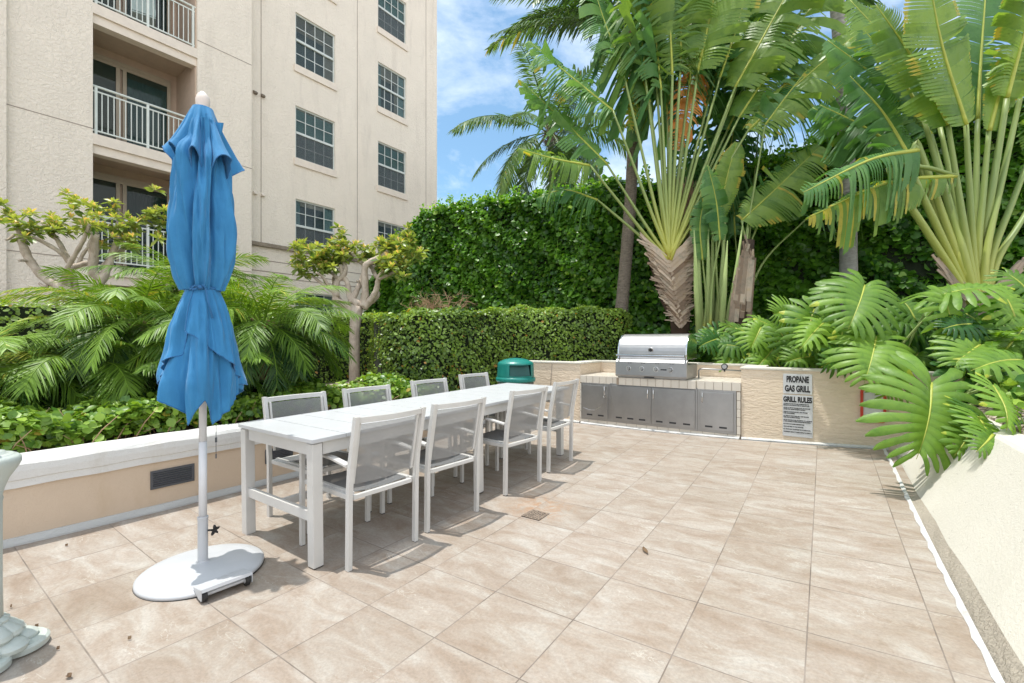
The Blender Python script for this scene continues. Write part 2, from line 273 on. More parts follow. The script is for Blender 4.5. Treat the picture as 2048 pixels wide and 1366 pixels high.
def hedge(name,label,cat,quads,core,n,size,mat,jit=.05,lump=.06,up=.5,spread=.9,group=None,wide=1.,cname='inner_branches',sun=.25):
    root=thing(name,label,cat,group=group)
    P,Nn,l=sample_quads(quads,n,jit,lump); N2=Nn+np.array([0,0,up])+rng.normal(0,spread*.6,(n,3)); D=rng.normal(0,1,(n,3))+np.array([0,0,.3])
    tone=np.clip(rng.beta(2,2.2,n)*.88+.14*np.sin(P[:,0]*1.9+P[:,2]*2.1+1)*np.cos(P[:,1]*2.3+P[:,2]*1.7)+.08*np.sin(P[:,0]*6.1+P[:,2]*5),0,.9); tone=np.where(rng.random(n)<.012+.05*(np.sin(P[:,0]*3.3+P[:,1]*2.1)*np.sin(P[:,2]*4.7+P[:,1]*3)>.72),1.,tone)
    leafcloud('foliage',P,N2,D,size*np.clip(rng.lognormal(0,.28,n),.5,1.7),tone,mat,root,wide)
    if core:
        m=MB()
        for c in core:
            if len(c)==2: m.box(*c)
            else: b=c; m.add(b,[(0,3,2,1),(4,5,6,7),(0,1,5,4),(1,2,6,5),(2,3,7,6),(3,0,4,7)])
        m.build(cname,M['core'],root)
    return root
class Fr:                                # collects pinnate leaflets
    def __init__(s): s.V=[];s.F3=[];s.T=[];s.n=0
    def frond(s,p0,az,el,L,droop,nl,ll,w,hang=.3,tone=.5,tv=.25,sway=0,roll=0,start=.12,fwd=.6,yel=0):
        K=14; pts=[np.array(p0,float)]; dirs=[]
        for i in range(K):
            t=i/K; e=el-droop*t**1.25; a=az+sway*t; d=np.array([math.cos(a)*math.cos(e),math.sin(a)*math.cos(e),math.sin(e)]); dirs.append(d); pts.append(pts[-1]+d*L/K)
        dirs.append(dirs[-1]); pts=np.array(pts); dirs=np.array(dirs)
        t=np.linspace(start,.995,nl); t=np.concatenate([t,t+.3/nl]); t=np.minimum(t,.999); sd=np.concatenate([np.ones(nl),-np.ones(nl)]); n=2*nl
        f=t*K; i=f.astype(int); fr=(f-i)[:,None]; P=pts[i]*(1-fr)+pts[np.minimum(i+1,K)]*fr; D=unit(dirs[i]*(1-fr)+dirs[np.minimum(i+1,K)]*fr)
        side=unit(np.cross(D,np.array([0,0,1.])+1e-3)); up=np.cross(side,D)
        cr,sr=math.cos(roll),math.sin(roll); side,up=side*cr+up*sr,up*cr-side*sr
        fw=(fwd+.7*t**3)[:,None]+rng.normal(0,.12,(n,1)); ld=unit(side*sd[:,None]+D*fw+up*(.25-hang*.5)+rng.normal(0,.10,(n,3)))
        ln=ll*np.power(np.sin(np.clip(t*.86+.10,0,1)*PI),.55)*rng.uniform(.82,1.1,n); W=unit(np.cross(ld,up+rng.normal(0,.2,(n,3))))*w*.5
        g=np.zeros((n,3)); g[:,2]=-hang*ln
        m=P+ld*ln[:,None]*.5+g*.3; tip=P+ld*ln[:,None]+g*rng.uniform(.7,1.35,(n,1))
        V=np.stack([P-W*.6,P+W*.6,m-W,m+W,tip],1).reshape(-1,3)
        F_=np.array([(0,1,3),(0,3,2),(2,3,4)])[None]+(np.arange(n)*5)[:,None,None]+s.n
        s.V.append(V); s.F3.append(F_.reshape(-1,3)); tt=np.clip(tone+rng.normal(0,tv*.5,n)+yel*(t>.7)*.3,0,1); s.T.append(np.repeat(tt,5)); s.n+=5*n
        # rachis
        r=max(.004,w*.55)*np.linspace(1.4,.3,K+1); vs=[];b=s.n
        for k in range(K+1):
            d=dirs[k]; sx=np.cross(d,[0,0,1.]);sx/=max(np.linalg.norm(sx),1e-6); u=np.cross(sx,d)
            vs+=[pts[k]+sx*r[k],pts[k]+u*r[k]*.7,pts[k]-sx*r[k],pts[k]-u*r[k]*.7]
        fs=[]
        for k in range(K):
            for j in range(4): a_,c_=b+k*4+j,b+k*4+(j+1)%4; fs+=[(a_,c_,c_+4),(a_,c_+4,a_+4)]
        s.V.append(np.array(vs)); s.F3.append(np.array(fs)); s.T.append(np.full(len(vs),.86)); s.n+=len(vs); return pts
    def build(s,name,mat,parent): return npmesh(name,np.concatenate(s.V),np.concatenate(s.F3),np.concatenate(s.T),mat,parent)
# ------------------------------------------------------------------ setting
def terrain():
    xs=sorted(set([-60,-45,-30,-22,-16]+[round(-14+.5*i,3) for i in range(0,19)]+[-4.6,-4.44,-4.30,-4,-3.3,-3.28,-3.1,-2,-1,-.7,-.6,0,.9,1.1,1.3]+[1.3+.6*i for i in range(1,9)]+[8,12,20,40,60]))
    ys=sorted(set([-60,-40,-20,-10]+[round(-8+.7*i,3) for i in range(0,19)]+[6.28,6.36,6.44,7.06,7.16,7.24,7.5,8,8.5,9,10,11,13,16,20,30,60,120]))
    def z(x,y):
        rec=y<6.40 or (-3.2<x<-.65 and y<7.14)
        if -4.38<x<1.0 and rec: return -.4
        if x<=-4.38:
            zz=.48+.04*math.sin(x*1.7)*math.cos(y*1.3)
            return zz if y<7 else zz+min(.25,(y-7)*.1)
        if x>=1.0 and y<6.4: return .69+min(.35,(x-1.0)*.3)
        return .86+.05*math.sin(x*2.1+y)
    V=[(x,y,z(x,y)) for y in ys for x in xs]; n=len(xs); m=MB(); m.add(V,[(j*n+i,j*n+i+1,(j+1)*n+i+1,(j+1)*n+i) for j in range(len(ys)-1) for i in range(n-1)])
    tag(m.build('ground',M['soil']),kind='structure')
    m=MB(); gx=[-4.34]+[round(-4.2+.2*i,3) for i in range(25)]; gy=[round(-6+.2*i,3) for i in range(62)]
    P=[[(min(x,.62),min(y,6.34),fz(x,y)) for x in gx] for y in gy]; m.grid(P); o=m.build('patio_floor',M['tile'],smooth=True); tag(o,kind='structure')
terrain()
def stripbox(m,p,q,w,h,n,side):
    """low strip that follows the patio's fall; side = unit normal pointing away from the wall"""
    for i in range(n):
        a=[p[k]+(q[k]-p[k])*i/n for k in (0,1)]; b=[p[k]+(q[k]-p[k])*(i+1)/n for k in (0,1)]
        wa=w*(1+.25*math.sin(i*2.3)); wb=w*(1+.25*math.sin((i+1)*2.3)); vs=[]
        for (x,y),ww in ((a,wa),(b,wb)):
            z=fz(x,y); vs+=[(x,y,z-.02),(x+side[0]*ww,y+side[1]*ww,z-.02),(x+side[0]*ww,y+side[1]*ww,z+h*.25),(x+side[0]*ww*.35,y+side[1]*ww*.35,z+h),(x,y,z+h)]
        m.add(vs,[(0,5,6,1),(1,6,7,2),(2,7,8,3),(3,8,9,4)]+([(0,1,2,3,4)] if i==0 else [])+([(9,8,7,6,5)] if i==n-1 else []))
# left planter wall
t=thing('planter_wall','low peach planter wall with rounded white coping along the left of the patio','wall',(-4.21,0,0))
m=MB(); m.box((-.23,-6,-.1),(0,6.28,.40)); m.build('wall_body',M['wallL'],t)
m=MB(); prof=[(-.27,.40),(.022,.40),(.022,.445),(.030,.452),(.034,.50),(.03,.54),(.012,.565),(-.02,.575),(-.23,.575),(-.26,.56),(-.27,.53)]
N_=60; P=[]
for i in range(N_+1):
    y=-6+12.28*i/N_; P.append([(x+.004*math.sin(i*1.7+x*40),y,z+.004*math.sin(i*2.9+z*30)) for x,z in prof])
m.grid(P,closed=True); m.build('coping',M['cap'],t,smooth=False)
m=MB(); stripbox(m,(0.001,-6),(0.001,6.2),.022,.05,60,(1,0))
m2=MB(); m2.v=[(x,y,fz(x-4.21,y)+(z-fz(x,y))) for x,y,z in m.v]; m2.f=m.f;m2.m=m.m;m2.t=m.t; m2.build('base_strip',M['stripg'],t)
def vent(y0,y1,z0,z1,tilt):
    g=thing('vent_grille','charcoal louvred vent set in the peach wall '+('behind the umbrella pole' if y0<2 else 'seen under the near end of the table'),'vent',(-4.21,(y0+y1)/2,(z0+z1)/2),0,'vents in the planter wall'); w=(y1-y0)/2;h=(z1-z0)/2
    m=MB(); b=.018
    m.box((0,-w,-h),(.012,w,-h+b)); m.box((0,-w,h-b),(.012,w,h)); m.box((0,-w,-h+b),(.012,-w+b,h-b)); m.box((0,w-b,-h+b),(.012,w,h-b)); m.build('vent_frame',M['slat'],g,bevel=.002)
    m=MB(); m.box((-.002,-w+b,-h+b),(.002,w-b,h-b)); n=6
    for i in range(n):
        z=-h+b+(i+.5)*(2*h-2*b)/n; m.bar((.006,-w+b,z),(.006,w-b,z),.010,.012,(0.6,0,1))
    m.build('louvres',M['slat'],g)
vent(1.245,1.535,.195,.335,0); vent(2.10,2.36,.20,.33,0)
# back wall: left run, recess behind the grill, right run
t=thing('garden_wall','rough stucco garden wall with grill recess across the back of the patio','wall',(0,6.28,0))
m=MB(); m.box((-4.48,0,-.1),(-3.075,.2,.975)); m.box((-3.30,.2,-.1),(-3.075,.78,.975)); m.box((-3.30,.78,-.1),(-.62,.98,.975)); m.box((-.852,.2,-.1),(-.62,.78,.975)); m.box((-.852,0,-.1),(1.6,.2,.975))
m.build('wall_body',M['wallB'],t)
m=MB(); m.box((-4.495,-.012,.975),(-3.06,.21,1.005)); m.box((-3.31,.21,.975),(-3.06,.768,1.005)); m.box((-3.31,.768,.975),(-.61,.99,1.005)); m.box((-.866,.21,.975),(-.61,.768,1.005)); m.box((-.866,-.012,.975),(1.61,.21,1.005)); m.build('coping',M['bank'],t,bevel=.008)
m=MB(); 
for a,b in ((-4.2,-3.08),(-.85,.57)): stripbox(m,(a,6.279),(b,6.279),.035,.022,8,(0,-1))
stripbox(m,(-3.05,6.262),(-.87,6.262),.035,.022,14,(0,-1))
o=m.build('base_strip',M['strip'],t); o.location=(0,-6.28,0)
m=MB()
for x,z0,z1,w in ((-3.60,.62,.97,.007),(-3.585,.25,.62,.005)): m.bar((x,-.002,z0),(x+.03,-.002,z1),w,.006,(0,1,0))
m.build('crack',M['joint'],t)
# battered bank on the right
t=thing('sloping_bank_wall','cream stucco bank wall sloping up along the right side of the patio','wall',(0,0,0))
def ruled(m,prof_of,y0,y1,n,mi=0):
    m.grid([prof_of(y0+(y1-y0)*i/n,i) for i in range(n+1)],mi)
m=MB(); ruled(m,lambda y,i:[(.602+.005*math.sin(i*1.3),y,.138+.004*math.sin(i*2.1)),(.78+.004*math.sin(i*.9),y,.42),(.940,y,.680),(.962,y,.698),(1.22,y,.703),(1.24,y,.60)],-6,6.275,60); m.build('sloping_face',M['bank'],t)
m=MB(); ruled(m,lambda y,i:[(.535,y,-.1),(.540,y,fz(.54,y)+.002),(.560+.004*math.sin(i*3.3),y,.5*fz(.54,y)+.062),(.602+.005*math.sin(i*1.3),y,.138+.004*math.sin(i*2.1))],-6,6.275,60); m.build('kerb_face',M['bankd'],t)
m=MB(); stripbox(m,(.541,-6),(.541,6.25),.024,.012,140,(-1,0)); m.build('base_strip',M['strip'],t)
# ------------------------------------------------------------------ built-in grill
Y0=6.262
t=thing('grill_counter','built-in tiled grill counter with four stainless access doors','counter',(0,Y0,0))
m=MB(); m.box((-3.072,0,.04),(-.856,.10,.150)); m.box((-3.072,0,.150),(-3.045,.05,.69)); m.box((-.902,0,.150),(-.856,.05,.69)); m.box((-3.072,.05,.150),(-.856,.79,.69)); m.build('counter_base',M['grout'],t)
m=MB(); w=.1055
xs=[-3.068+w*i for i in range(21)]
for i,x in enumerate(xs):
    y=-.045 if -2.47<x+.05<-1.43 else -.006
    m.box((x+.0025,y,.700 if y<-.02 else .700),(x+w-.0025,y+.05 if y<-.02 else .0,.806))
for i,x in enumerate(xs):
    for j in range(8):
        m.box((x+.002,.004+j*.098,.795),(x+w-.002,.004+j*.098+.094,.809))
for z in (.155,.262,.369,.476,.583):
    m.box((-3.070,-.006,z+.002),(-3.047,0,z+.103)); m.box((-.900,-.006,z+.002),(-.858,0,z+.103))
for i in range(15): m.box((-3.070+i*.1474,-.006,.100),(-3.070+i*.1474+.143,0,.148))
m.build('counter_tiles',M['ctile'],t,bevel=.002)
m=MB(); m.box((-3.070,.001,.69),(-.858,.785,.7945)); m.box((-2.47,-.04,.70),(-1.44,.001,.794)); m.build('grout_bed',M['grout'],t)
def fr(m,x0,x1,z0,z1,b,y0,y1):
    m.box((x0,y0,z0),(x1,y1,z0+b)); m.box((x0,y0,z1-b),(x1,y1,z1)); m.box((x0,y0,z0+b),(x0+b,y1,z1-b)); m.box((x1-b,y0,z0+b),(x1,y1,z1-b))
m=MB(); fr(m,-3.043,-2.583,.151,.698,.028,-.012,.0); fr(m,-2.581,-1.365,.149,.712,.028,-.012,0); fr(m,-1.363,-.905,.151,.698,.028,-.012,0); m.build('door_frame',M['steelv'],t,bevel=.002)
def door(x0,x1,z0,z1,hx,slots,curl=False):
    d=MB(); d.box((x0,-.024,z0),(x1,-.006,z1)); d=d.build('door',M['steelv'],t,bevel=.003)
    h=MB(); h.tube([(hx,-.026,.53),(hx,-.05,.535),(hx,-.05,.655),(hx,-.026,.66)],.0065,8); h.build('handle',M['chrome'],d,smooth=True)
    s=MB()
    for x in slots: s.box((x-.045,-.0265,z0+.034),(x+.045,-.0235,z0+.056))
    s.build('vent_slot',M['dark'],d)
    if curl:
        s=MB(); s.tube([(x0+.015,-.027,.32),(x0+.12,-.03,.295),(x0+.2,-.03,.30),(x0+.29,-.03,.355),(x0+.32,-.027,.40)],.0018,5); s.tube([(hx-.02,-.03,.52),(hx,-.045,.50),(hx+.03,-.04,.53),(hx+.035,-.035,.50)],.003,5); s.build('wire',M['chrome'],d)
door(-3.014,-2.612,.18,.669,-2.655,(-2.90,-2.72),True); door(-2.552,-1.975,.178,.683,-2.015,(-2.44,-2.27,-2.10)); door(-1.971,-1.394,.178,.683,-1.935,(-1.86,-1.68,-1.50)); door(-1.334,-.933,.18,.669,-1.30,(-1.225,-1.055))
m=MB()
for x in (-3.03,-2.0,-1.60,-.95): m.tube([(x,-.004,.075 if x<-2.5 else .09),(x,-.012,.09)],.012,8)
m.build('weep_hole',M['dark'],t)
# gas grill
t=thing('gas_grill','stainless gas grill with domed lid and four knobs built into the counter','grill',(-1.975,6.19,.812))
m=MB(); m.box((-.485,0,.012),(.485,.62,.20)); m.box((-.47,.02,.0),(.47,.60,.012)); m.build('firebox',M['steel'],t,bevel=.004)
m=MB(); m.prism([(-.002,.02),(-.014,.035),(-.012,.225),(.03,.262),(.06,.262),(.06,.02)],-.492,.492,'x'); m.build('control_panel',M['steel'],t,bevel=.003)
m=MB(); prof=[(.035,.268)]; prof+=[(.05+.0*k,.30) for k in range(1)]
for k in range(13):
    a=PI-k*PI*.62/12; prof.append((.33+.29*math.cos(a),.335+.285*math.sin(a)))
prof+=[(.60,.53),(.62,.268)]
m.prism(prof,-.462,.462,'x'); o=m.build('lid',M['steel'],t,smooth=False)
for sx in (-1,1):
    sh=MB(); pr=[(y*1.0+(-.006 if y<.3 else .004),z+(.006 if z>.35 else 0)) for y,z in prof]; sh.prism(pr,sx*.462,sx*.480,'x'); sh.build('lid_side',M['chrome'],o,bevel=.003)
h=MB(); h.tube([(-.47,-.035,.318),(.47,-.035,.318)],.013,10); 
for sx in (-.47,.45): h.box((sx,-.04,.305),(sx+.02,.06,.331))
h.build('handle',M['chrome'],o,smooth=False)
h=MB(); h.tube([(.0,.062,.395),(.0,.038,.39)],.036,20,up=(0,0,1)); q=h.build('thermometer',M['chrome'],o,bevel=.003)
h=MB(); h.tube([(.0,.040,.391),(.0,.035,.39)],.022,16); h.build('thermometer_face',M['dark'],o)
for k,x in enumerate((-.30,-.11,.085,.28)):
    h=MB(); h.tube([(x,-.012,.13),(x,-.018,.13)],.036,20); kb=h.build('control_knob',M['chrome'],t,bevel=.002)
    h=MB(); h.tube([(x,-.018,.13),(x,-.042,.13)],.022,16); h.box((x-.004,-.048,.108),(x+.004,-.03,.152)); h.build('grip',M['steel'],kb,bevel=.002)
    h=MB(); h.tube([(x,-.0175,.13),(x,-.0195,.13)],.028,16); h.build('bezel',M['dark'],kb)
m=MB(); m.box((.15,-.016,.120),(.23,-.010,.137)); m.build('badge_plate',M['dark'],t,bevel=.002)
m=MB(); m.box((-.08,-.012,.008),(.06,.0,.020)); m.build('drip_tray_pull',M['dark'],t,bevel=.002)
m=MB()
for x in (-.28,-.09,.105,.30):
    for d in (-.016,.016): m.box((x+d-.010,-.0165,.205),(x+d+.010,-.009,.213))
m.build('indicator_mark',M['slat'],t)
t=thing('gas_pipe','grey gas pipe with round gauge running behind the right of the grill','pipe',(-1.45,6.72,.81))
m=MB(); m.tube([(0,0,0),(0,0,.10),(.02,0,.125),(.07,0,.132),(.585,.06,.115)],.011,8); m.build('pipe',M['steel'],t,smooth=True)
m=MB(); m.tube([(.33,.0,.17),(.33,.03,.17)],.042,20); m.tube([(.33,.015,.10),(.33,.015,.15)],.012,8); o=m.build('gauge',M['dark'],t,bevel=.003)
m=MB(); m.tube([(.33,-.003,.17),(.33,.0,.17)],.030,18); m.build('gauge_face',M['steel'],o)
# signs
FONT=None
def text(body,parent,loc,size,sx=1.,off=0.,name='lettering'):
    c=bpy.data.curves.new(name,'FONT'); c.body=body; c.size=size; c.align_x='LEFT'; c.offset=off; c.extrude=.0006; c.materials.append(M['ink'])
    tmp=bpy.data.objects.new(name,c); C.objects.link(tmp); bpy.context.view_layer.update(); me=bpy.data.meshes.new_from_object(tmp); bpy.data.objects.remove(tmp); bpy.data.curves.remove(c)
    o=bpy.data.objects.new(name,me); C.objects.link(o); o.parent=parent; o.location=loc; o.rotation_euler=(R(90),0,0); o.scale=(sx,1,1); return o
def fittext(body,parent,x0,x1,z,size,off,y=-.0075):
    o=text(body,parent,(x0,y,z),size,1,off); xs_=[v.co.x for v in o.data.vertices]; w=max(xs_)-min(xs_); o.scale=((x1-x0)/w,1,1); return o
def joinprint(objs,name,parent):
    m=MB()
    for o in objs:
        sx=o.scale[0]; lx,ly,lz=o.location; b=[(v.co.x*sx+lx,ly-v.co.z,v.co.y+lz) for v in o.data.vertices]; m.add(b,[tuple(p.vertices) for p in o.data.polygons]); bpy.data.objects.remove(o)
    return m.build(name,M['ink'],parent)
t=thing('wall_sign','pale sign reading PROPANE GAS GRILL mounted above the rules sign','sign',(-.255,6.275,.822),(0,0,0),'signs on the garden wall')
m=MB(); m.box((-.145,-.006,-.118),(.145,-.001,.118)); m.build('sign_board',M['sign'],t,bevel=.002)
fittext('PROPANE',t,-.112,.112,.022,.098,.0050); fittext('GAS GRILL',t,-.127,.125,-.088,.098,.0050)
t=thing('wall_sign','tall pale sign headed GRILL RULES with small print on the garden wall','sign',(-.255,6.275,.445),(0,0,0),'signs on the garden wall')
m=MB(); m.box((-.150,-.006,-.245),(.150,-.001,.245)); m.build('sign_board',M['sign'],t,bevel=.002)
fittext('GRILL RULES',t,-.143,.143,.165,.085,.0046)
z=.135; sm=[]
for para in (('COOKING ON THE BBQ GRILL IS RESTRICTED TO','RESIDENTS AND ADULTS OVER 18 YEARS OF AGE.'),('HOURS OF USE OF THE GRILLS WILL BE THE SAME','AS THE POOL, FROM SUNRISE TO SUNSET.'),('USERS OF THE PROPANE GRILL MUST PROVIDE','THEIR OWN UTENSILS.'),('ALL USERS OF THE OTHER GRILL MUST PROVIDE','THEIR OWN COOKING UTENSILS.'),('USE OF THE GRILLS WILL BE LIMITED TO 2 HOURS IF','A TIME WAITING OR RESERVATIONS ARE STANDING.'),('NO GLASS CONTAINERS ARE PERMITTED.',),('GRILLS ARE USED AT YOUR OWN RISK.',),('ALL TRASH MUST BE DISPOSED OF IN TRASH CANS.',),('THE PERSON USING IT IS RESPONSIBLE TO CLEAN IT.',)):
    for ln in para: sm.append(fittext(ln,t,-.142,-.142+.284*min(1,len(ln)/46),z,.0145,.0009)); z-=.0172
    z-=.0135
joinprint(sm,'small_print',t)
t=thing('wall_frame','red rounded frame on the wall half hidden by split leaves','frame',(.44,6.275,.63))
m=MB(); a,b,r=.11,.185,.04
def rr(a,b,r,n=5): 
    o=[]
    for cx,cz,s in ((a-r,b-r,0),(-a+r,b-r,1),(-a+r,-b+r,2),(a-r,-b+r,3)):
        for k in range(n+1): an=(s+k/n)*PI/2; o.append((cx+r*math.cos(an),cz+r*math.sin(an)))
    return o
A,B=rr(a,b,r),rr(a-.025,b-.025,r*.6); P=[[(x,-.003,z) for x,z in A],[(x,-.035,z) for x,z in A],[(x,-.035,z) for x,z in B],[(x,-.003,z) for x,z in B]]; m.grid(P,closed=True); m.build('frame_rim',M['red'],t)
m=MB(); m.prism(B,-.02,-.003); m.build('frame_panel',M['sign'],t)
# litter bin
t=thing('litter_bin','green domed litter bin with pebbled brown body in the corner','bin',(-3.78,5.55,fz(-3.78,5.55)))
m=MB(); m.lathe([(.25,0),(.262,.02),(.262,.56),(.272,.625),(.25,.645)],36); m.build('bin_body',M['binb'],t,smooth=False)
m=MB(); m.lathe([(.25,.64),(.288,.645),(.297,.66),(.297,.69),(.285,.71),(.272,.712),(.262,.73),(.255,.715)],40); rim=m.build('bin_rim',M['bin'],t,smooth=False,bevel=.004)
m=MB(); n=48; sec=[(.272,.712),(.272,.735),(.266,.895),(.262,.915),(.235,.938),(.16,.970),(.08,.985),(.001,.99)]
doorang=math.atan2(-5.55,3.78)+.30
def inop(a): 
    d=(a-doorang+PI)%(2*PI)-PI; return abs(d)<.62 or abs(abs(d)-PI)<.62
P=[]
for i,(r,z) in enumerate(sec):
    row=[]
    for j in range(n):
        a=2*PI*j/n; row.append((r*math.cos(a),r*math.sin(a),z))
    P.append(row)
vs=[p for r_ in P for p in r_]; fs=[]
for i in range(len(sec)-1):
    for j in range(n):
        if i==1 and inop(2*PI*(j+.5)/n): continue
        a=i*n+j;b=i*n+(j+1)%n; fs.append((a,b,b+n,a+n))
m.add(vs,fs); m.build('dome_lid',M['bin'],t,solid=.006)
m=MB()
for s in (0,PI):
    c=doorang+s; a0,a1=c-.62,c+.62; p=[(.262*math.cos(a0),.262*math.sin(a0)),(.262*math.cos(a1),.262*math.sin(a1))]
    q=[(x*.93-.02*math.cos(c),y*.93-.02*math.sin(c)) for x,y in p]; m.add([(*p[0],.735),(*p[1],.735),(*q[1],.90),(*q[0],.90)],[(0,1,2,3)])
m.build('swing_flap',M['bind'],t,solid=.006)
# drain
t=thing('floor_drain','rusty square drain grate set flush in the patio tiles','drain',(-1.812,2.93,fz(-1.812,2.93)+.003),.0)
m=MB(); fr2=.078
m.box((-fr2,-fr2,-.01),(fr2,fr2,.0005)); m.build('grate_well',M['dark'],t)
m=MB(); b=.012
m.box((-fr2,-fr2,0.001),(fr2,-fr2+b,.004)); m.box((-fr2,fr2-b,0.001),(fr2,fr2,.004)); m.box((-fr2,-fr2+b,0.001),(-fr2+b,fr2-b,.004)); m.box((fr2-b,-fr2+b,0.001),(fr2,fr2-b,.004))
for i in range(1,8):
    x=-fr2+i*fr2/4; m.box((x-.006,-fr2+b,.001),(x+.006,fr2-b,.0035))
for i in (1,2,3): m.box((-fr2+b,-fr2+i*fr2/2-.005,.0012),(fr2-b,-fr2+i*fr2/2+.005,.0037))
m.build('grate_bars',M['rust'],t)
# small dry leaf pieces on the floor
def litter(lab,x,y,rz,L,w,curl):
    P=[]
    for i in range(7):
        f=i/6; ww=w*math.sin(PI*min(.97,f*.93+.06))**.7; P.append([((f-.5)*L,-ww,.006+curl*f*f+.006),((f-.5)*L,0,.004+curl*f*f),((f-.5)*L,ww,.009+curl*f*f+.008)])
    m=MB(); m.grid(P,tone=random.random()); o=m.build('fallen_leaf',M['brown'],solid=.001); o.location=(x,y,fz(x,y)); o.rotation_euler=(0,0,rz); tag(o,lab,'leaf','fallen leaves on the tiles')
from_px=lambda u,v:(lambda p:(p.x,p.y))(at(u,v,F*H/(v-683)*1.0))
for lab,u,v,rz,L,w in (('curled dry leaf lying in the middle of the open tiles',1290,1108,-.9,.085,.011),('tiny rust brown leaf lying between wall strip and umbrella base',133,1100,.5,.020,.004),('small dry scrap lying below the white umbrella base',259,1281,.7,.014,.004),('orange petal on the floor beside the pedestal foot',138,1360,.3,.026,.008),('thin brown scrap on the tiles near the pedestal shaft',22,1222,.2,.016,.004),('small brown scrap near the left edge tiles, right of the shaft',73,1260,.8,.014,.004),('darker brown scrap just behind the pedestal foot',116,1304,.6,.013,.004)):
    x,y=from_px(u,v); litter(lab,x,y,rz,L,w,.004)
# pedestal at the left edge
t=thing('pedestal','pale green cast pedestal with flared bowl and lobed foot at the left edge','pedestal',(-2.85,.275,fz(-2.85,.275)))
m=MB(); m.lathe([(0.06468,.15),(0.06204,.30),(0.06204,.64),(0.06468,.655),(0.06204,.67),(0.06864,.70),(0.0825,.74),(0.1089,.785),(0.1175,.805),(0.1162,.825),(0.1056,.835),(0.099,.835),(0.09636,.84),(0.0858,.842),(0.0726,.842),(0.0693,.852),(0.0561,.856),(0.033,.856)],48,f=lambda a,z:1-.035*max(0,math.cos(a*12))*(1 if .16<z<.66 else 0)); m.build('shaft_and_bowl',M['ped'],t,smooth=True)
lob=lambda n,ph,amt:(lambda a,z:1-amt*(1-abs(math.cos(a*n/2+ph))**.6))
m=MB(); m.lathe([(.185,0),(.200,.004),(.202,.026),(.192,.036),(.10,.040)],96,f=lob(4,.35,.42)); m.build('foot_plate',M['ped'],t)
m=MB(); m.lathe([(.165,.036),(.168,.052),(.150,.066),(.12,.078),(.09,.084)],96,f=lob(8,.35,.22)); m.build('foot_step',M['ped'],t)
m=MB(); m.lathe([(.118,.074),(.128,.088),(.122,.104),(.100,.124),(.082,.140),(.084,.150),(.072,.158),(.064,.164)],96,f=lob(12,0,.10)); m.build('foot_collar',M['ped'],t)
m=MB(); m.tube([(.05,.03,.85),(.052,.033,.885),(.065,.037,.90),(.078,.037,.888)],.007,8); m.build('spout',M['chrome'],t,smooth=True)
# ------------------------------------------------------------------ dining table
TL,TW=3.22,.90
t=thing('dining_table','long white dining table with cross planks and eight chairs around it','table',(-2.88,1.485,fz(-2.5,1.5)),(math.atan(.040/3.1),0,0))
m=MB(); p=.2295; n=14
for i in range(n): m.box((-TW/2,i*TL/n+.0032,.742),(TW/2,(i+1)*TL/n-.0032,.766))
m.build('table_top',M['top'],t,bevel=.002)
m=MB(); m.box((-TW/2+.02,.02,.734),(TW/2-.02,TL-.02,.7415)); 
for x in (-TW/2+.03,TW/2-.055): m.box((x,.09,.66),(x+.025,TL-.09,.7335))
for y in (.03,TL-.055): m.box((-TW/2+.09,y,.66),(TW/2-.09,y+.025,.7335))
m.build('apron',M['white'],t,bevel=.002)
for y in (.045,1.575,3.05):
    for s in (-1,1):
        x=s*(TW/2-.045); m=MB(); m.box((x-.032,y-.032,.006),(x+.032,y+.032,.7335)); l=m.build('leg',M['white'],t,bevel=.003)
        m=MB(); m.box((x-.029,y-.029,0),(x+.029,y+.029,.006)); m.build('foot_pad',M['rubber'],l)
    m=MB(); m.box((-(TW/2-.077),y-.016,.265),(TW/2-.077,y+.016,.325)); m.build('stretcher',M['white'],t,bevel=.002)
for a,b in ((.061,1.559),(1.591,3.034)):
    m=MB(); m.box((-.016,a,.27),(.016,b,.318)); m.build('stretcher',M['white'],t,bevel=.002)
